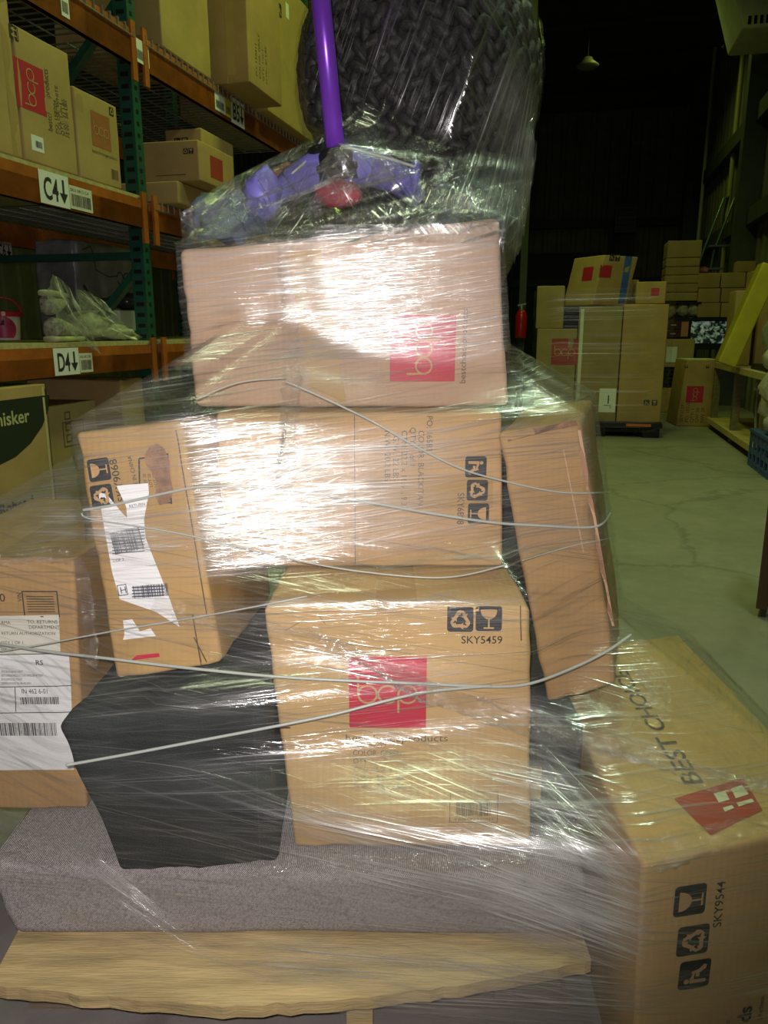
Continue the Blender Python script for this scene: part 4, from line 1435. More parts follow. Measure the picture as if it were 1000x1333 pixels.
# middle level, near bay
o, FF, d = rack_box(-70, 30, 100, ZC, 2.14, RL + .01, .6, 'tall plain cardboard box at the left end of the middle rack shelf', group='cartons on the middle rack shelf')
tape_strip(FF['right'], d[0] - .03, .01, d[0] - .03, d[1] - .01, .05, o)
z_b = at_lat(97, 74, RL + .01).z
o, FF, d = rack_box(31, 100, 120, ZC, z_b, RL + .01, .55, 'cardboard box with a bright red square logo and white sticker on the middle rack shelf', group='cartons on the middle rack shelf')
F = FF['right']
bcp_logo(F, d[0] * .46, d[1] * .40, d[1] * .36, PI / 2, o, under=False)
t = Decal(F)
t.text('bestchoiceproducts', d[0] * .55, d[1] * .30, .03, PI / 2, fit=d[1] * .48)
for k in range(5): t.text(('PO: 158204', 'COLOR: WHITE', 'QTY: 1-in-1', 'G.W.: 31 LBS', 'N.W.: 28 LBS')[k], d[0] * (.66 + .055 * k), d[1] * .30, .018, PI / 2)
t.build('printed_text', INK_GREY, o)
st = Decal(F).rect(d[0] * .13, d[1] * .10, d[0] * .22, d[1] * .12).build('sticker', WHITE_PAPER, o)
Decal(F, .0014).barcode(d[0] * .20, d[1] * .13, d[0] * .12, d[1] * .05, n=16).build('barcode', INK, st)
icon(F, 'up', d[0] * .08, d[1] * .88, .05, PI / 2, o)
z_b = at_lat(152, 139, RL + .01).z
o, FF, d = rack_box(101, 156, 170, ZC, z_b, RL + .01, .5, 'smaller cardboard box with a faded red square on the middle rack shelf', group='cartons on the middle rack shelf')
F = FF['right']
bcp_logo(F, d[0] * .34, d[1] * .42, d[1] * .40, 0, o, red=mat('washed_red_ink', (.36, .12, .05), .6))
icon(F, 'recycle', d[0] * .80, d[1] * .86, .035, 0, o)
Decal(F).barcode(d[0] * .74, d[1] * .1, d[0] * .18, d[1] * .12, n=18).build('barcode', INK_GREY, o)
tape_strip(F, .03, d[1] * .99, .03, d[1] * .75, .05, o)
# far bay, middle level: cartons that poke out over the aisle
o, FF, c = carton(wcorners(-2.42, -1.98, 3.76, 4.20, ZC - .008, 1.70), KRAFT_GOLD, 'low olive cardboard box beneath the long tan box jutting over the aisle', r=.008, cells=5, seed=1)
c = [at_al(160, 234, 3.80), at_al(252, 236, 3.80), at_al(258, 189, 3.80), at_al(160, 187, 3.80)]
zlo = 1.702; c[0].z = c[1].z = zlo; hi = c[3].z; c[2].z = hi
c[0].x, c[0].y = c[3].x, c[3].y; c[1].x, c[1].y = c[2].x, c[2].y
ad_ = W(0, .42, 0) - W(0, 0, 0)
c += [p + ad_ for p in c]
o, FF, c = carton(c, KRAFT_RED, 'long tan cardboard box jutting out over the aisle above a low olive box', r=.008, cells=5, seed=2)
F = FF['front']
icon(F, 'recycle', F.w * .80, F.h * .66, .026, 0, o); icon(F, 'glass', F.w * .80 + .03, F.h * .66, .026, 0, o)
Decal(F).rect(F.w * .42, .03, F.w * .4, .004).build('printed_line', INK_GREY, o)
F = FF['right']; Decal(F).rect(F.w * .3, F.h * .2, F.w * .35, F.h * .55).build('logo_square', RED_DULL, o)
c = [Vector(p) for p in (at_al(214, 236, 4.26), at_al(262, 236, 4.26), at_al(262, 166, 4.26), at_al(214, 168, 4.26))]
zlo = ZC - .008; c[0].z = c[1].z = zlo; c[3].z = c[2].z
c[0].x, c[0].y = c[3].x, c[3].y; c[1].x, c[1].y = c[2].x, c[2].y
c += [p + ad_ for p in c]
o, FF, c = carton(c, KRAFT_GOLD, 'taller cardboard box with a white ticket, standing behind the long tan box', r=.008, cells=5, seed=3)
F = FF['front']; icon(F, 'carry', F.w * .25, F.h * .82, .04, 0, o); icon(F, 'glass', F.w * .25 + .045, F.h * .82, .04, 0, o)
F = FF['right']; Decal(F).rect(F.w * .5, F.h * .3, F.w * .28, F.h * .4).build('sticker', WHITE_PAPER, o)
# top level
o, FF, d = rack_box(210, 273, 40, ZB2, 2.95, RL + .03, .6, 'large dented cardboard box just right of the green post on the highest rack level', group='cartons on the highest rack level')
c = wcorners(-2.35, -1.86, 4.44, 4.95, ZB2, 3.0)
o, FF, c = carton(c, KRAFT_RED, 'tan cardboard box overhanging the orange beam on the highest rack level', r=.008, cells=5, seed=5, group='cartons on the highest rack level')
F = FF['front']; tape_strip(F, F.w * .78, .0, F.w * .78, .6, .05, o)
t = Decal(FF['right'])
for k in range(4): t.text(('PO: 150411', 'COLOR: GRAY', 'QTY: 1-in-1', 'N.W.: 40 LBS')[k], .12 + .05 * k, .06, .025, PI / 2)
t.build('printed_text', INK_GREY, o)
o, FF, c = carton(wcorners(-2.6, -1.98, 5.02, 6.0, ZB2, 3.2), KRAFT_GOLD, 'largest olive cardboard box, furthest along the highest rack level', r=.008, cells=5, seed=6, group='cartons on the highest rack level')
icon(FF['right'], 'carry', .2, .62, .08, 0, o)
Decal(FF['right']).rect(.36, .66, .06, .09).build('sticker', WHITE_PAPER, o)
m = MB().blob(W(-2.3, 3.2, ZB2 + .20), .24, .26, .20, 22, 14, amp=.35, f=14, seed=4)
o = m.build('wrapped_bundle', mat('brown_wrapped_cloth', (.30, .22, .12), .35, var=.4, scale=18, bump=.8, bscale=30), smooth=True)
tag(o, 'crumpled brown bundle in plastic on the highest rack level left of the green post', 'bundle')
o, FF, c = carton(wcorners(-2.9, -2.3, 1.6, 2.75, ZB2, 2.95), KRAFT_DULL, 'cardboard box at the near end of the highest rack level', r=.008, cells=4, seed=7)
# lowest level: bucket, bagged shoes, bags
zt_ = ZD
p = at_z(7, 443, zt_)
bk = empty('treat_bucket', p)
tag(bk, 'white and pink plastic bucket with red lid and handle on the lowest rack shelf', 'bucket')
Rr = .082
MB().lathe(p, [(0, 0), (Rr * .86, 0), (Rr * .88, .004), (Rr, .128), (Rr * .98, .13)], 32).build('tub', mat('cream_plastic', (.85, .80, .64), .35), bk, smooth=True)
MB().lathe(p + Vector((0, 0, .128)), [(Rr * 1.03, -.012), (Rr * 1.10, -.010), (Rr * 1.10, .012), (Rr * .95, .016), (0, .016)], 32).build('lid', mat('red_plastic', (.62, .03, .04), .3), bk)
vs, fs = [], []
fa = math.atan2(-p.y, -p.x)
for j in range(9):
    for i in range(17):
        s, t = i / 16 - .5, j / 8
        a = fa - .15 + s * 1.9 * math.sin(PI * min(.98, max(.06, t * .8 + .2))) ** .5
        z = .012 + t * .108
        rr = Rr * (.885 + .115 * z / .128) + .001
        vs.append(p + Vector((rr * math.cos(a), rr * math.sin(a), z)))
fs = [(j * 17 + i, j * 17 + i + 1, (j + 1) * 17 + i + 1, (j + 1) * 17 + i) for j in range(8) for i in range(16)]
lb = mk('printed_label', vs, fs, mat('pink_print', (.58, .05, .13), .4, var=.5, scale=22), bk, smooth=True)
tq = [p + Vector((math.cos(fa + d_) * (Rr * .97 + .003), math.sin(fa + d_) * (Rr * .97 + .003), z)) for d_, z in ((-.5, .075), (.05, .075), (.05, .10), (-.5, .10))]
mk('name_panel', tq, [(0, 1, 2, 3)], mat('maroon_print', (.10, .015, .05), .4), lb)
hd = [p + Vector((math.cos(fa + PI / 2) * Rr * 1.08 * math.cos(t), math.sin(fa + PI / 2) * Rr * 1.08 * math.cos(t), .125)) + Vector((math.cos(fa), math.sin(fa), 0)) * .03 * math.sin(t) + Vector((0, 0, .085 * math.sin(t))) for t in [PI * k / 16 for k in range(17)]]
MB().tube(hd, .0045, 8).build('handle', MATS['red_plastic'], bk, smooth=True)

KNIT = mat('grey_knit_mesh', (.34, .31, .27), .85, var=.6, scale=55, bump=.6, bscale=150)
SOLE = mat('cream_foam_sole', (.50, .47, .30), .6)
BAGM = film_material('poly_bag_film', .8, 3.3, gloss=.35, rough=.2, haze=.22, bump=.9, crinkle=2.0, fine=30, tint=(.95, .97, .92))
def shoe(c, yaw, label, flip=False):
    s = empty('sneaker', c)
    tag(s, label, 'shoe', 'grey knit sneakers on the rack shelf')
    ca, sa = math.cos(yaw), math.sin(yaw)
    def T(x, y, z):
        if flip: z = .11 - z
        q = Vector((x * ca - y * sa, x * sa + y * ca, z))
        return c + q
    prof = [(-.15, .030, .05, .085), (-.12, .037, .0, .105), (-.06, .038, .0, .100), (0, .040, .0, .085), (.05, .044, .0, .066), (.10, .045, .0, .052), (.135, .036, .0, .040), (.152, .018, .0, .030)]
    for nm, f0, f1, m_ in (('upper', lambda h: .024, lambda h: h, KNIT), ('sole', lambda h: 0.0, lambda h: .026, SOLE)):
        vs, fs = [], []
        for x, w, _, h in prof:
            for k in range(12):
                a = 2 * PI * k / 12
                e = 1.06 if nm == 'sole' else 1.0
                z0, z1 = f0(h), f1(h)
                zc, zr = (z0 + z1) / 2, (z1 - z0) / 2
                yy = math.copysign(abs(math.cos(a)) ** .7, math.cos(a)) * w * e * (1 - (.35 if nm == 'upper' and math.sin(a) > .5 else 0))
                vs.append(T(x * e, yy, zc + zr * math.copysign(abs(math.sin(a)) ** .6, math.sin(a))))
        n_ = len(prof)
        for i in range(n_ - 1):
            for k in range(12): fs.append((i * 12 + k, i * 12 + (k + 1) % 12, (i + 1) * 12 + (k + 1) % 12, (i + 1) * 12 + k))
        fs += [tuple(range(12))[::-1], tuple((n_ - 1) * 12 + k for k in range(12))]
        mk(nm, vs, fs, m_, s, smooth=True)
    l = MB()
    for k in range(4): l.tube([T(-.01 + .022 * k, -.028, .082 - .009 * k), T(-.002 + .022 * k, 0, .092 - .009 * k), T(.004 + .022 * k, .028, .082 - .009 * k)], .003, 6)
    l.build('laces', mat('dark_lace', (.04, .04, .035), .8), s)
YA = math.atan2(A_C, A_S)
def over(px, py, lat, z):
    q = at_lat(px, py, lat); return Vector((q.x, q.y, z))
shoe(over(84, 430, -2.20, zt_), YA + .25, 'grey knit sneaker lying on the shelf at the bottom of a bagged pair')
shoe(over(72, 410, -2.23, zt_ + .105), YA + .45, 'grey knit sneaker with pale sole turned up, stacked on the other sneaker', flip=True)
def bag(pts, label, name='plastic_bag', mat_=None, cat='plastic bag', base_z=None):
    """clear poly bag: crumpled sheet hanging over lumps. pts: rows of (pixel x, pixel y, lat)"""
    rows = [[at_lat(*q) for q in r] for r in pts]
    nr, nc = len(rows), len(rows[0]); K = 6
    vs, uv, fs = [], [], []
    H_, V_ = (nr - 1) * K + 1, (nc - 1) * K + 1
    for side in (0, 1):
        for i in range(H_):
            for j in range(V_):
                a, b_ = min(i // K, nr - 2), min(j // K, nc - 2)
                s, t = i / K - a, j / K - b_
                q = (rows[a][b_] * (1 - s) + rows[a + 1][b_] * s) * (1 - t) + (rows[a][b_ + 1] * (1 - s) + rows[a + 1][b_ + 1] * s) * t
                rim = min(i, H_ - 1 - i, j, V_ - 1 - j) / K
                q = q + (EYE - q).normalized() * ((.5 - side) * .05 * min(1, rim)) + Vector((noise.noise(q * 22), noise.noise(q * 22 + Vector((5, 0, 0))), noise.noise(q * 26 + Vector((0, 9, 0))))) * .012
                if base_z is not None: q.z = max(q.z, base_z + .002)
                vs.append(q); uv.append((j * .02, i * .02))
        o_ = side * H_ * V_
        fs += [(o_ + i * V_ + j, o_ + i * V_ + j + 1, o_ + (i + 1) * V_ + j + 1, o_ + (i + 1) * V_ + j) for i in range(H_ - 1) for j in range(V_ - 1)]
    o = mk(name, vs, fs, mat_ or BAGM, smooth=True, uvs=uv)
    return tag(o, label, cat)
bag([[(68, 356, -2.16), (80, 366, -2.12), (96, 384, -2.10)], [(60, 385, -2.12), (90, 410, -2.08), (112, 420, -2.07)], [(92, 440, -2.05), (112, 448, -2.045), (135, 463, -2.03)]], 'clear poly bag over the grey sneakers, its corner drooping past the D4 sign')
o = MB().blob(over(112, 425, -2.3, zt_ + .07), .10, .13, .068, 18, 12, amp=.4, f=12, seed=3).blob(over(150, 436, -2.25, zt_ + .04), .09, .16, .038, 18, 10, amp=.4, f=12, seed=6).build('bagged_clothing', mat('pale_green_cloth', (.50, .48, .36), .7, var=.5, scale=16, bump=.5), smooth=True)
tag(o, 'pale green folded clothing inside a clear bag in the middle of the lowest rack shelf', 'clothing')
bag([[(98, 376, -2.2), (118, 380, -2.2), (140, 396, -2.2)], [(105, 405, -2.14), (140, 418, -2.12), (165, 425, -2.14)], [(118, 438, -2.1), (155, 441, -2.1), (190, 442, -2.12)]], 'clear greenish bag holding pale folded clothing, right of the bagged sneakers', base_z=zt_)
c = wcorners(-2.5, -2.28, al_at(156, 420, -2.28), al_at(190, 420, -2.28), zt_, zt_ + .15)
o, FF, c = carton(c, mat('off_white_carton', (.45, .46, .38), .5), 'small off-white carton in plastic at the right end of the lowest rack shelf', 'carton', 'small_carton', r=.012, cells=4, amp=.004, seed=4)
o = MB().blob(over(170, 400, -2.40, zt_ + .20), .10, .14, .05, 16, 9, amp=.3, f=9, seed=9).build('black_pouch', mat('black_shiny_plastic', (.02, .022, .02), .2, bump=.6, bscale=30), smooth=True)
tag(o, 'black shiny pouch lying on the small off-white carton', 'pouch')
GREYW = mat('grey_plastic_wrap', (.20, .185, .20), .3, var=.35, scale=7, bump=.8, bscale=26)
c = wcorners(-3.0, -2.72, al_at(103, 380, -2.72), al_at(193, 380, -2.72), zt_, at_lat(150, 320, -2.72).z)
o, FF, c = carton(c, GREYW, 'big grey plastic-wrapped package with black scrawls at the back of the lowest rack shelf', 'package', 'wrapped_package', r=.03, cells=7, amp=.02, crush=.02, seed=6)
F = FF['right']
q = Decal(F, .002)
def ink_line(D, F, pts, w=.012):
    P_ = [Vector(p) for p in pts]
    for a, b_ in zip(P_[:-1], P_[1:]):
        d_ = (b_ - a).normalized(); n_ = Vector((-d_.y, d_.x)) * w / 2
        D.quad(a - n_, b_ - n_, b_ + n_, a + n_)
ink_line(q, F, [(F.w * x, F.h * y) for x, y in ((.05, .55), (.15, .40), (.35, .42), (.50, .50), (.66, .52), (.72, .46))], .02)
ink_line(q, F, [(F.w * x, F.h * y) for x, y in ((.08, .9), (.2, .95), (.24, .72), (.4, .66), (.55, .68))], .006)
for cx in (.58, .68): q.ring(F.w * cx, F.h * .66, .03, .038)
q.build('scrawl', INK, o)
bm = [o_ for o_ in COL.objects if o_.name.startswith('rack_beam') and 'rear' in o_['label'] and 'middle' in o_['label'] and 'near' in o_['label']][0]
# rear sign "C6"
F = Flat(RB - .045, al_at(-4, 328, RB - .045), at_lat(8, 338, RB - .045).z)
s_ = empty('hanging_sign', F.bl)
MB().wbox(RB - .06, RB - .047, lat_al(F.bl)[1], lat_al(F.bl)[1] + .13, F.bl.z, F.bl.z + .10).build('sign_card', CREAM_PAPER, s_)
t = Decal(F, .001); t.text('C6', .012, .018, .065, bold=.02, fit=.06); t.rect(.095, .045, .009, .04).poly([(.08, .048), (.099, .015), (.118, .048)])
t.build('sign_text', INK, s_)
tag(s_, 'small pale sign with letters and an arrow at the back of the rack, upper left', 'sign')
o = MB().wbox(RB - .10, RB - .062, 1.2, 3.5, F.bl.z - .02, F.bl.z + .12).build('back_rail', mat('dark_red_rail', (.12, .03, .02), .6))
tag(o, 'dark red rail running across the back of the lowest rack shelf', 'rail')
# floor level under the rack
a0, a1 = 1.75, al_at(69, 600, -2.03)
c = wcorners(-2.62, -2.03, a0, a1, 0.0, .765)
o, FF, c = carton(c, KRAFT_GOLD, 'tall box with a dark curved print and pale lettering on the floor under the rack', r=.006, cells=8, seed=8)
F = FF['right']
q = Decal(F, .0008)
cur = [F.px(x, y) for x, y in ((63, 514), (63, 533), (55, 555), (40, 577), (20, 595), (0, 605))]
e0 = F.px(0, 605)
cur2 = cur + [(.35, e0[1] - .03), (.02, e0[1] - .02), (.02, F.px(63, 514)[1])]
q.poly(cur2[::-1])
sw = q.build('dark_print', mat('near_black_print', (.015, .022, .012), .6), o)
t = Decal(F, .0014)
e = F.px(39, 550); t.text('whisker', e[0] - .235, F.px(0, 555)[1], .05, bold=.018, fit=.235)
t.build('printed_text', mat('pale_print', (.45, .42, .20), .6), sw)
t = Decal(F)
e = F.px(45, 657); b_ = F.px(0, 668); t.text('Litter-Robot 4', e[0] - .34, e[1], .042, bold=.02, fit=.34)
b_ = F.px(44, 675); t.rect(.1, b_[1], b_[0] - .1, .022)
t.rect(F.w - .008, 0.02, .006, F.h - .04)
t.build('printed_text', INK, o)
Decal(F).rect(F.w - .026, .01, .012, F.h - .02).build('edge_stripe', mat('tan_stripe', (.52, .42, .22), .7), o)
c = wcorners(-2.70, -2.16, a1 + .03, al_at(131, 600, -2.16), 0.0, at_lat(120, 521, -2.16).z)
o, FF, c = carton(c, KRAFT_DULL, 'dull brown box with a printed icon strip, beside the tall dark-printed box under the rack', r=.008, cells=5, seed=9)
F = FF['right']
q = Decal(F); u, v = F.px(84, 583); u2, v2 = F.px(108, 545)
q.outline(u, v, u2 - u, v2 - v, .006)
for k in range(3): q.outline(u + .02, v + .02 + k * .05, .04, .035, .006)
q.build('icon_strip', INK_GREY, o)
c = wcorners(-2.65, -2.12, al_at(159, 520, -2.12), 3.54, 0.0, .74)
o, FF, c = carton(c, KRAFT_GOLD, 'yellowish box with crushed ridges on the floor under the D4 beam end', r=.01, cells=6, amp=.008, crush=.02, seed=10)
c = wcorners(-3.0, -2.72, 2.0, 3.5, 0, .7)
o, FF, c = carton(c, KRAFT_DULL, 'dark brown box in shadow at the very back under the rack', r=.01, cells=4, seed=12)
lb = Decal(Flat(RL - .02, al_at(59, 505, RL), .70)).rect(0, 0, .09, .05)
# ================================================================== RIGHT SIDE OF THE AISLE
def lz(px, py, al):
    p = at_al(px, py, al); return lat_al(p)[0], p.z
def face_box(x0, x1, y0, y1, al, depth, label, material=None, zlo=None, yaw=0.0, group=None, zhi=None, **kw):
    """carton whose near face spans the given measurements at distance al"""
    l0, za = lz(x0, y1, al); l1, _ = lz(x1, y1, al)
    zb_ = lz((x0 + x1) / 2, y0, al)[1] if zhi is None else zhi
    z0 = za if zlo is None else zlo
    a = dict(r=.010, cells=4, amp=.004, crush=.008, seed=x0 * .13); a.update(kw)
    return carton(wcorners(l0, l1, al, al + depth, z0, zb_, yaw), material or KRAFT_GOLD, label, group=group, **a)
# loaded pallet in the aisle
JP = empty('plastic_pallet', W(.42, 8.0, 0))
tag(JP, 'black plastic pallet under the wrapped boxes in the aisle', 'pallet')
l0, l1 = lz(695, 552, 7.5)[0], lz(862, 552, 7.5)[0]
zp = .135
MB().wbox(l0, l1, 7.45, 8.5, zp - .045, zp).build('deck', BLACK_PL, JP)
for lt in (l0 + .02, (l0 + l1) / 2 - .07, l1 - .17):
    for a in (7.47, 7.9, 8.33): MB().wbox(lt, lt + .15, a, a + .14, 0, zp - .045).build('foot', BLACK_PL, JP)
MB().wbox(l1 - .32, l1 - .10, 7.449, 7.4515, zp - .03, zp - .006).build('orange_mark', mat('orange_paint', (.55, .12, .02), .5), JP)
G7 = 'boxes on the pallet in the aisle'
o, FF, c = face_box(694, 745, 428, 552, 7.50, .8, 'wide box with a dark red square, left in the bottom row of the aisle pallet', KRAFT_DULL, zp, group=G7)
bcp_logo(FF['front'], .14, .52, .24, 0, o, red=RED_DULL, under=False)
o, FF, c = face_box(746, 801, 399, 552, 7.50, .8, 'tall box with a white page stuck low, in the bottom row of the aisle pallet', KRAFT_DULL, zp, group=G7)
F = FF['front']
pg = Decal(F).rect(F.w - .20 + .04, .09, .15, .22).build('paper_sheet', WHITE_PAPER, o)
t = Decal(F, .0015); t.text('1', F.w - .105, .17, .08); t.rect(F.w - .12, .15, .07, .008); t.build('printed_text', INK, pg)
tape_strip(F, .03, .02, .03, F.h - .02, .03, o, CREAM_PAPER)
o, FF, c = face_box(802, 859, 396, 552, 7.52, .8, 'plain tall box at the right end of the bottom row of the aisle pallet', KRAFT, zp, group=G7)
icon(FF['front'], 'carry', FF['front'].w * .6, .16, .05, 0, o); icon(FF['front'], 'glass', FF['front'].w * .6 + .07, .16, .05, 0, o)
zt1 = lz(745, 428, 7.50)[1] + .001
zt2 = lz(770, 399, 7.50)[1] + .001
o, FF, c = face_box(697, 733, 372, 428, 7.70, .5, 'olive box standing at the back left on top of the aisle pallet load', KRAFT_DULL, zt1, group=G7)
# leaning two-faced box with blue tape
cl, _ = lz(774, 410, 7.75)
c = wcorners(cl - .22, cl + .20, 7.62, 8.02, zt2 + .012, lz(770, 333, 7.6)[1], math.radians(42))
sh = (W(1, 0, 0) - W(0, 0, 0)) * .085
for i in (2, 3, 6, 7): c[i] = c[i] + sh
o, FF, c = carton(c, KRAFT_GOLD, 'box with two red squares and a blue tape stripe, highest on the aisle pallet', r=.01, cells=6, amp=.003, seed=14, group=G7)
F = FF['left']; Decal(F).rect(F.w * .52, F.h * .50, F.w * .34, F.h * .28).build('logo_square', RED_INK, o)
F = FF['front']
Decal(F).rect(F.w * .08, F.h * .55, F.w * .34, F.h * .24).build('logo_square', RED_INK, o)
icon(F, 'carry', F.w * .30, F.h * .88, .06, 0, o); icon(F, 'glass', F.w * .30 + .07, F.h * .88, .06, 0, o)
tape_strip(F, F.w * .86, .005, F.w * .86, F.h - .005, .085, o, BLUE_TAPE, 'blue_tape')
o, FF, c = face_box(803, 830, 364, 398, 7.95, .35, 'upright box with a white strip behind the blue-taped box on the aisle pallet', KRAFT_GOLD, zt2 + .01, group=G7)
Decal(FF['front']).rect(.03, .1, .05, .16).build('sticker', WHITE_PAPER, o)
o, FF, c = face_box(827, 866, 386, 396, 7.56, .4, 'small flat box with a red mark, top right of the aisle pallet load', KRAFT, lz(830, 396, 7.52)[1] + .002, zhi=lz(845, 386, 7.56)[1] + .13, group=G7)
Decal(FF['front']).rect(.13, .07, .07, .07).build('logo_square', RED_INK, o)
# its own film
FM_P = film_material('far_pallet_film', .1, 8.0, gloss=.18, rough=.25, haze=.025, bump=.5, fine=60, sheen=.06)
lo, hi_ = l0 - .02, l1 + .01
ring = []
for i in range(64):
    a = 2 * PI * i / 64
    cx_, cy_ = math.copysign(abs(math.cos(a)) ** .22, math.cos(a)), math.copysign(abs(math.sin(a)) ** .22, math.sin(a))
    ring.append(((lo + hi_) / 2 + cx_ * (hi_ - lo) / 2 * 1.05, 7.95 + cy_ * .56))
zs = [.06 + .08 * k for k in range(17)]
vs = [W(l_, a_, z + .012 * noise.noise(Vector((l_ * 3, a_ * 3, z * 4)))) + (W(l_, a_, 0) - W((lo + hi_) / 2, 7.95, 0)).normalized() * (.012 * noise.noise(Vector((l_ * 6, a_ * 6, z * 9)))) for z in zs for l_, a_ in ring]
fs = [(j * 64 + i, j * 64 + (i + 1) % 64, (j + 1) * 64 + (i + 1) % 64, (j + 1) * 64 + i) for j in range(len(zs) - 1) for i in range(64)]
o = mk('stretch_film', vs, fs, FM_P, smooth=True, uvs=[(i * .05, z) for z in zs for i in range(64)])
tag(o, 'thin clear film wrapped round the boxes of the pallet in the aisle', 'plastic wrap')
# box standing alone
l0_, l1_ = lz(876, 555, 8.5)[0], lz(921, 555, 8.5)[0]
c = wcorners(l0_, l1_, 8.5, 8.95, 0, lz(895, 468, 8.5)[1], math.radians(7))
sh = (W(1, 0, 0) - W(0, 0, 0)) * .05
for i in (2, 3, 6, 7): c[i] = c[i] + sh
o, FF, c = carton(c, KRAFT, 'tall narrow box with a red square standing alone on the floor', r=.01, cells=6, seed=17)
F = FF['front']
bcp_logo(F, F.w * .72, F.h * .36, F.w * .50, PI / 2, o, under=False)
for u in (.10, .72): icon(F, 'glass', F.w * u, F.h * .87, F.w * .09, 0, o)
Decal(FF['top']).rect(.01, .01, F.w - .02, .40).build('top_tape', CREAM_PAPER, o)
t = Decal(F)
for k in range(5): t.text(('SKY4127', 'PO: 15520', 'QTY: 1', 'GW 30', 'NW 28')[k], F.w * (.2 + .15 * k), .04, .035, PI / 2)
t.build('printed_text', INK_GREY, o)
# shelving against the wall further back
SHF = empty('storage_shelving', W(1.55, 10.9, 0))
tag(SHF, 'dark metal shelving stacked with flat boxes near the right wall', 'shelving')
z1, z2, z3 = lz(890, 393, 10.7)[1], lz(890, 414, 10.7)[1], lz(920, 452, 10.7)[1]
sl0, sl1 = lz(858, 414, 10.7)[0], lz(978, 414, 10.7)[0]
for z in (z2, z3): MB().wbox(sl0, sl1 - .02, 10.7, 11.25, z - .03, z).build('deck', BLACK_PL, SHF)
MB().wbox(sl0, lz(914, 393, 10.7)[0], 10.72, 11.25, z1 - .02, z1).build('deck', BLACK_PL, SHF)
for lt in (sl0, sl1 - .06):
    for a in (10.7, 11.2): MB().wbox(lt, lt + .04, a, a + .04, 0, z2 if lt > sl0 else z1).build('post', BLACK_PL, SHF)
G8 = 'flat boxes stacked on the shelving'
names = ['bottom', 'second', 'third', 'fourth', 'fifth']
ys = [392, 380.5, 369, 358, 347, 335.5]
for k in range(5):
    o, FF, c = face_box(863 + k * 1.0, 908 + k * .8, ys[k + 1], ys[k], 10.74, .45, 'flat tan box, %s from the floor up in the tall stack on the shelving' % names[k], KRAFT if k % 2 else KRAFT_GOLD, zlo=lz(885, ys[k], 10.74)[1] + .001, zhi=lz(885, ys[k + 1], 10.74)[1] - .003, group=G8)
o, FF, c = face_box(868, 913, 313, 335, 10.74, .45, 'deeper box on the very top of the tall stack on the shelving', KRAFT_GOLD, zlo=lz(885, 335.5, 10.74)[1] + .001, group=G8)
ys = [413.5, 394, 375, 355]
for ci, (x0, x1) in enumerate(((908, 937), (938, 970))):
    for k in range(3):
        o, FF, c = face_box(x0, x1, ys[k + 1], ys[k], 10.74, .45, 'carton, %s of the three in the %s short column right of the tall stack' % (('lowest', 'middle', 'topmost')[k], ('nearer', 'outer')[ci]), KRAFT_GOLD if (k + ci) % 2 else KRAFT, zlo=lz(920, ys[k], 10.74)[1] + .001, zhi=lz(920, ys[k + 1], 10.74)[1] - .003, group=G8)
o, FF, c = face_box(958, 984, 340, 354, 10.8, .35, 'pair-taped loose carton lying on the outer short column of the shelving', KRAFT, zlo=lz(920, 355, 10.74)[1] + .001, group=G8)
o = MB().blob(W(*lz(914, 350, 10.9)[:1], 10.9, lz(914, 354, 10.74)[1] + .036), .09, .06, .035, amp=.3, seed=2).build('red_white_packet', mat('red_white_packet', (.5, .2, .16), .5, var=.7, scale=12), smooth=True)
tag(o, 'small red and white packet on top of the nearer short column of cartons', 'packet')
for k, x in enumerate((873, 889, 903)):
    l_, z_ = lz(x, 404, 10.85)
    m = MB().blob(W(l_, 10.85, z2 + .105), .078, .09, .088, 16, 12, amp=.35, f=14, seed=k + 20)
    o = m.build('wrapped_roll', mat('peach_roll', (.55, .45, .30), .6, var=.4, scale=12), smooth=True)
    tag(o, 'pale peach plastic-wrapped roll, %s of three under the tall stack' % ('first', 'second', 'third')[k], 'roll', 'pale wrapped rolls')
tv = empty('display_screen', W(*lz(925, 450, 10.72)[:1], 10.78, z3))
l0_, l1_ = lz(896, 450, 10.72)[0], lz(957, 450, 10.72)[0]
zb_ = lz(925, 416, 10.72)[1]
MB().wbox(l0_, l1_, 10.74, 10.82, z3 + .001, zb_).build('housing', BLACK_PL, tv)
SCR, nt, b = new_mat('glossy_wrapped_screen')
tc = N(nt, 'ShaderNodeTexCoord'); v_ = N(nt, 'ShaderNodeTexNoise', Scale=14.0, Detail=3.0, Distortion=1.2)
nt.links.new(tc.outputs['Object'], v_.inputs['Vector'])
rp = N(nt, 'ShaderNodeValToRGB'); rp.color_ramp.elements[0].position, rp.color_ramp.elements[1].position = .46, .64
rp.color_ramp.elements[0].color = (.02, .03, .03, 1); rp.color_ramp.elements[1].color = (.75, .95, .85, 1)
nt.links.new(v_.outputs['Fac'], rp.inputs[0]); nt.links.new(rp.outputs[0], b.inputs['Base Color'])
nt.links.new(rp.outputs[0], b.inputs['Emission Color']); b.inputs['Emission Strength'].default_value = .10
b.inputs['Roughness'].default_value = .2
MB().wbox(l0_ + .02, lz(945, 450, 10.72)[0], 10.735, 10.74, z3 + .05, zb_ - .02).build('screen', SCR, tv)
tag(tv, 'dark display screen showing a bright mottled picture on the shelving', 'screen')
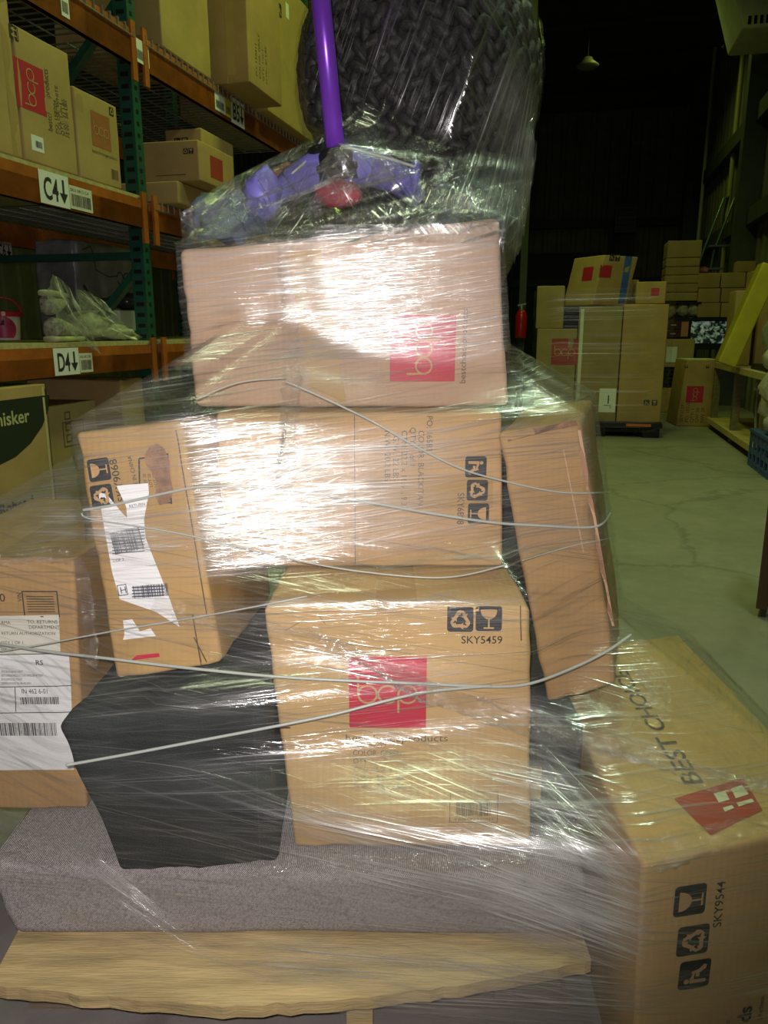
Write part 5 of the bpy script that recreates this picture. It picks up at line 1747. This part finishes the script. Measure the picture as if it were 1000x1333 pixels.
# little stack on the floor behind the aisle pallet
zz = 0.0
for nm, x0, x1, h, mt, lab in (('cardboard_box', 850, 878, .30, KRAFT, 'low brown box on the floor at the bottom of the stack behind the aisle pallet'),
                               ('plastic_crate', 857, 882, .24, BLACK_PL, 'dark slatted crate between two brown boxes behind the aisle pallet'),
                               ('cardboard_box', 858, 902, .33, KRAFT_GOLD, 'brown box with a white label sheet on the dark crate behind the aisle pallet'),
                               ('drawer_unit', 862, 893, .22, BLACK_PL, 'small dark drawer unit on top of the labelled brown box')):
    l0_, l1_ = lz(x0, 480, 9.9)[0], lz(x1, 480, 9.9)[0]
    if nm == 'cardboard_box':
        o, FF, c = carton(wcorners(l0_, l1_, 9.9, 10.3, zz + .001, zz + h), mt, lab, r=.01, cells=4, seed=zz)
        if h > .31: Decal(FF['front']).rect(FF['front'].w * .18, .06, .12, .18).build('label_sheet', WHITE_PAPER, o)
    else:
        r_ = empty(nm, W((l0_ + l1_) / 2, 10.1, zz))
        tag(r_, lab, 'crate' if 'crate' in nm else 'drawers')
        if 'crate' in nm:
            m = MB()
            for j in range(5): m.wbox(l0_, l1_, 9.9, 9.91, zz + .001 + j * h / 5, zz + .001 + j * h / 5 + h * .12).wbox(l0_, l0_ + .01, 9.9, 10.25, zz + .001 + j * h / 5, zz + j * h / 5 + h * .12).wbox(l1_ - .01, l1_, 9.9, 10.25, zz + .001 + j * h / 5, zz + j * h / 5 + h * .12)
            for lt in (l0_, (l0_ + l1_) / 2, l1_ - .02): m.wbox(lt, lt + .02, 9.895, 9.915, zz + .001, zz + h)
            m.wbox(l0_, l1_, 10.24, 10.25, zz + .001, zz + h).build('slatted_body', mt, r_)
        else:
            MB().wbox(l0_, l1_, 9.92, 10.25, zz + .001, zz + h).build('body', mt, r_)
            for j in range(2):
                dr = MB().wbox(l0_ + .015, l1_ - .10, 9.91, 9.92, zz + .02 + j * .10, zz + .105 + j * .10).build('drawer', mat('dark_maroon', (.05, .012, .012), .3), r_)
                MB().wbox(l0_ + .06, l1_ - .15, 9.90, 9.91, zz + .055 + j * .10, zz + .068 + j * .10).build('handle', STEEL, dr)
            MB().wbox(l1_ - .09, l1_ - .01, 9.915, 9.925, zz + .03, zz + .2).build('orange_panel', mat('salmon_panel', (.42, .16, .09), .5), r_)
    zz += h
# work table along the right wall
TB = empty('work_table', W(1.7, 7.4, 0))
tag(TB, 'wooden work table with a low bottom shelf along the right wall', 'table')
zt_t = .66
MB().wbox(1.36, 2.08, 6.2, 8.42, zt_t - .05, zt_t).build('tabletop', WOOD, TB)
MB().wbox(1.34, 2.08, 6.2, 8.42, .06, .11).build('bottom_shelf', WOOD, TB)
for lt in (1.37, 2.03):
    for a in (6.22, 7.3, 8.34): MB().wbox(lt, lt + .06, a, a + .06, 0, zt_t - .05).build('leg', WOOD_DARK, TB)
c = wcorners(1.42, 1.60, 6.6, 6.72, 0, .9)
# long yellow-wrapped box leaning on the table load
a, b_ = at_al(952, 462, 7.05), at_al(1012, 330, 7.05)
a.z = max(a.z, zt_t + .005)
d_ = (b_ - a); up_ = Vector((0, 0, 1)); ar = (W(0, 1, 0) - W(0, 0, 0))
nrm = d_.normalized().cross(ar).normalized()
if nrm.z > 0: nrm = -nrm
sd_ = -nrm * .15
YEL = mat('yellow_film_board', (.50, .40, .045), .25, var=.15)
lo_ = a + Vector((.0, 0, 0))
c = [lo_, lo_ + d_, lo_ + d_ + sd_, lo_ + sd_]
off = Vector((.05, 0, 0))
c = [p + off for p in c]
zm_ = min(p.z for p in c)
c = [p + Vector((0, 0, zt_t + .003 - zm_)) for p in c]
c = c + [p + ar * .22 for p in c]
o, FF, c = carton(c, YEL, 'long yellow film-wrapped box leaning steeply on the work table', r=.012, cells=8, seed=15)
o, FF, c = face_box(950, 976, 378, 470, 7.6, .35, 'olive carton standing behind the leaning yellow box on the work table', KRAFT_GOLD, zlo=zt_t + .001)
z_ = c[2].z
o, FF, c = face_box(980, 1030, 356, 376, 7.6, .33, 'tan carton with a white round sticker on a taller carton at the right edge', KRAFT, zlo=z_ + .002, zhi=z_ + .17)
Decal(FF['front']).ring(.09, .09, 0, .035).build('sticker', WHITE_PAPER, o)
o, FF, c = face_box(982, 1034, 377, 470, 7.6, .35, 'tall plain carton at the right edge behind the leaning yellow box', KRAFT_GOLD, zlo=zt_t + .001, zhi=z_ + .001)
m = MB()
for k in range(4): m.wbox(1.42 + .10 * k, 1.50 + .10 * k, 6.3 + .1 * k, 7.0, zt_t + .001, zt_t + .045 - .006 * k)
o = m.build('black_bars', BLACK_PL); tag(o, 'black plastic trays lying flat on the work table', 'trays')
wp = mat('white_poly', (.42, .42, .36), .35, var=.3, scale=10, bump=.8, bscale=25)
o = MB().blob(W(1.46, 6.35, zt_t + .10), .09, .12, .085, 18, 12, amp=.25, f=10, seed=2).build('plastic_parcel', wp, smooth=True)
tag(o, 'crumpled whitish plastic parcel on the near end of the work table', 'parcel')
o = MB().blob(W(1.56, 6.66, zt_t + .27), .14, .16, .22, 18, 14, amp=.25, f=9, seed=5).build('plastic_parcel', mat('grey_poly', (.30, .31, .29), .3, var=.3, scale=10, bump=.8, bscale=25), smooth=True)
tag(o, 'large grey plastic sack slumped on the work table beside the leaning yellow box', 'sack')
# folding chair and oval panels under the table
ch = empty('folding_chair', W(1.45, 7.0, .11))
tag(ch, 'folded chair with white tube frame and olive padded seat under the work table', 'chair')
TUBE_W = mat('white_tube', (.50, .52, .44), .35)
for s_ in (0, .30):
    MB().tube([W(1.46 + s_ * .2, 6.55 + s_ * 1.6, .115), W(1.46 + s_ * .2, 6.62 + s_ * 1.6, .35), W(1.46 + s_ * .2, 6.68 + s_ * 1.6, .52), W(1.44 + s_ * .2, 6.58 + s_ * 1.6, .56), W(1.40 + s_ * .2, 6.46 + s_ * 1.6, .50)], .014, 10).build('frame_tube', TUBE_W, ch, smooth=True)
m = MB().blob(W(1.60, 6.9, .325), .035, .22, .21, 20, 12)
m.build('padded_seat', mat('olive_vinyl', (.20, .22, .11), .55), ch, smooth=True)
pn = MB().blob(W(1.68, 7.5, .32), .03, .24, .205, 20, 12).build('oval_panel', mat('olive_vinyl', (.20, .22, .11), .55), smooth=True)
tag(pn, 'olive oval padded panel standing behind the folded chair under the table', 'panel')
# blue crate and bag
BLUE = mat('blue_crate_plastic', (.04, .09, .32), .45)
X0, X1, Y0, Y1, HCR = 1.29, 1.74, 5.50, 6.12, .25
cr = empty('milk_crate', W((X0 + X1) / 2, (Y0 + Y1) / 2, 0))
tag(cr, 'dark blue plastic crate on the floor by the near end of the work table', 'crate')
m = MB()
for z0, z1_ in ((.0, .045), (.10, .13), (.18, HCR)):
    m.wbox(X0, X1, Y0, Y0 + .015, z0, z1_).wbox(X0, X0 + .015, Y0, Y1, z0, z1_).wbox(X1 - .015, X1, Y0, Y1, z0, z1_).wbox(X0, X1, Y1 - .015, Y1, z0, z1_)
for k in range(6):
    m.wbox(X0 - .003, X0 + .012, Y0 + .119 * k, Y0 + .119 * k + .025, 0, HCR).wbox(X0 + .085 * k, X0 + .085 * k + .025, Y0 - .003, Y0 + .012, 0, HCR)
m.wbox(X0, X1, Y0, Y1, 0.02, .03).build('lattice_body', BLUE, cr)
MB().wbox(X0 - .01, X1 + .01, Y0 - .01, Y1 + .01, HCR, HCR + .02).build('rim', BLUE, cr)
o = MB().blob(W(1.50, 5.95, HCR + .27), .20, .24, .27, 22, 16, amp=.3, f=10, seed=7).blob(W(1.40, 5.72, HCR + .10), .12, .14, .075, 16, 10, amp=.3, f=10, seed=9).build('plastic_bag', mat('pinkish_poly', (.50, .44, .44), .3, var=.3, scale=12, bump=.8, bscale=30), smooth=True)
tag(o, 'pinkish crumpled plastic bag piled on the blue crate', 'bag')
# dark board on a wheel at the right edge
hb = empty('equipment_cart', at_z(1000, 812, 0))
tag(hb, 'tall dark brown board with a black wheel standing at the right edge of the aisle', 'cart')
p = at_z(984, 792, .03)
u_ = Vector((.86, -.5, 0)).normalized(); v_ = Vector((.5, .86, 0)).normalized()
MB().hexa([p, p + u_ * .035, p + u_ * .035 + v_ * .25, p + v_ * .25], [q + Vector((.0, .0, .78)) for q in (p, p + u_ * .035, p + u_ * .035 + v_ * .25, p + v_ * .25)]).build('board', mat('dark_brown_board', (.10, .055, .02), .6), hb)
q = p + u_ * .085 - v_ * .04; q.z = .075
wl = MB().lathe(q, [(.02, -.02), (.062, -.02), (.075, -.012), (.075, .012), (.062, .02), (.02, .02), (.02, -.02)], 28, u_).build('wheel', BLACK_PL, hb)
MB().lathe(q, [(0, -.024), (.02, -.024), (.02, .024), (0, .024)], 14, u_).build('hub', STEEL, wl)
MB().bar(q, q + Vector((0, 0, .30)), .03, .012).bar(p + Vector((0, 0, .28)) + u_ * .03, q + Vector((0, 0, .28)), .03, .03).build('fork', BLACK_PL, hb)
# rolling ladder
ld = empty('rolling_ladder', W(1.62, 11.9, 0))
tag(ld, 'grey tubular rolling ladder leaning up behind the boxes by the right wall', 'ladder')
TUBE_G = mat('grey_green_tube', (.12, .17, .14), .4, .3)
for dl in (0.0, .45):
    MB().tube([W(1.15 + dl, 11.9, .02), W(1.66 + dl * .3, 11.95, 2.0 + .05), W(1.86 + dl * .3, 11.97, 2.72), W(1.93 + dl * .25, 12.1, 2.76), W(1.93 + dl * .25, 12.3, 2.55), W(1.93 + dl * .25, 12.4, .02)], .018, 8).build('side_rail', TUBE_G, ld, smooth=True)
for k in range(7): MB().bar(W(1.20 + .085 * k, 11.9, .3 + .3 * k), W(1.62 + .06 * k, 11.9, .3 + .3 * k), .10, .025).build('step', TUBE_G, ld)
# conduit, air handler, heater, lamp
p0 = at_al(948, 330, 12.0); p1 = at_al(962, -20, 12.0)
l_, _ = lat_al(p0)
o = MB().tube([W(2.06, 12.8, 0.0), W(2.06, 12.8, HC - .02)], .035, 12).build('conduit_pipe', mat('yellowed_pipe', (.34, .31, .12), .5)); tag(o, 'yellowed vertical pipe running up the right wall', 'pipe')
o = MB().tube([W(2.0, 15.2, 0.0), W(2.0, 15.2, HC - .02)], .03, 12).build('conduit_pipe', mat('pale_pipe', (.40, .40, .40), .4)); tag(o, 'thin pale pipe further back on the right wall', 'pipe')
l0_, z0_ = lz(941, 24, 10.0); l1_, _ = lz(1040, 24, 10.0)
ah = empty('air_handler', W(l0_ + .4, 10.3, z0_))
tag(ah, 'pale boxy air handler with a slatted underside hung high at the right wall', 'air handler')
ZT0 = z0_
c = wcorners(l0_, 2.07, 10.0, 10.9, ZT0, ZT0 + .55)
for i in (0, 4): c[i] = c[i] + (W(.22, 0, -.12) - W(0, 0, 0))
for i in (1, 5): c[i] = c[i] - Vector((0, 0, .12))
v, f = round_box(c, r=.03, cells=4, amp=0, crush=0)
PALE = mat('pale_enamel', (.72, .70, .58), .5)
mk('casing', v, f, PALE, ah, smooth=True)
gr_ = MB()
for k in range(9): gr_.wbox(l0_ + .26 + .06 * k, l0_ + .29 + .06 * k, 9.99, 10.002, ZT0 - .08, ZT0 + .0)
gr_.build('louver', BLACK_PL, ah)
MB().wbox(1.96, 2.06, 10.3, 10.6, ZT0 + .5, HC - .3).build('bracket', DARK_M, ah)
lp = empty('ceiling_lamp', at_al(765, 85, 12.5))
tag(lp, 'small round unlit lamp hanging from the dark ceiling', 'lamp')
MB().lathe(at_al(765, 85, 12.5), [(0, .10), (.06, .10), (.08, .06), (.16, .0), (.15, -.02), (.10, -.05), (0, -.06)], 28).build('shade', mat('pale_lamp_glass', (.22, .20, .15), .4), lp, smooth=True)
MB().tube([at_al(765, 85, 12.5) + Vector((0, 0, .08)), Vector((*at_al(765, 85, 12.5).xy, HC + .06))], .007, 8).build('stem', DARK_M, lp)
ht = empty('unit_heater', at_al(816, 303, 17.0))
tag(ht, 'dark unit heater hanging in front of the back wall', 'heater')
l0_, z0_ = lz(800, 303, 17.0); l1_, z1_ = lz(830, 266, 17.0)
MB().wbox(l0_, l1_, 17.0, 17.5, z0_, z1_).build('housing', mat('dark_heater', (.02, .02, .018), .5), ht)
g_ = MB()
for k in range(6): g_.wbox(l0_ + .03, l1_ - .03, 16.98, 17.0, z0_ + .05 + .09 * k, z0_ + .09 + .09 * k)
g_.build('louver', DARK_M, ht)
MB().tube([W((l0_ + l1_) / 2, 17.2, z1_), W((l0_ + l1_) / 2, 17.2, HC + .06)], .02, 8).build('drop_rod', DARK_M, ht)
# fire extinguisher on a post far behind, left of the aisle pallet
l_, z_ = lz(676, 420, 9.6)
ps = MB().wbox(l_ - .02, l_ + .06, 9.72, 9.80, 0, HC + .06).build('steel_post', DARK_M); tag(ps, 'dark steel post behind the aisle pallet, left end', 'post')
fe = empty('fire_extinguisher', W(l_, 9.64, z_ - .2))
tag(fe, 'red fire extinguisher hung on the dark post behind the aisle pallet', 'fire extinguisher')
c_ = W(l_ + .02, 9.64, z_ - .18)
MB().lathe(c_, [(0, 0), (.06, 0), (.07, .02), (.07, .26), (.05, .31), (.02, .33), (0, .33)], 20).build('cylinder', mat('red_enamel', (.45, .012, .015), .25), fe, smooth=True)
MB().lathe(c_ + Vector((0, 0, .33)), [(.02, 0), (.02, .05), (0, .05)], 12).bar(c_ + Vector((-.05, 0, .38)), c_ + Vector((.05, 0, .40)), .02, .015).build('valve', STEEL, fe)
MB().wbox(l_ - .01, l_ + .05, 9.70, 9.72, z_ - .1, z_).build('bracket', DARK_M, fe)
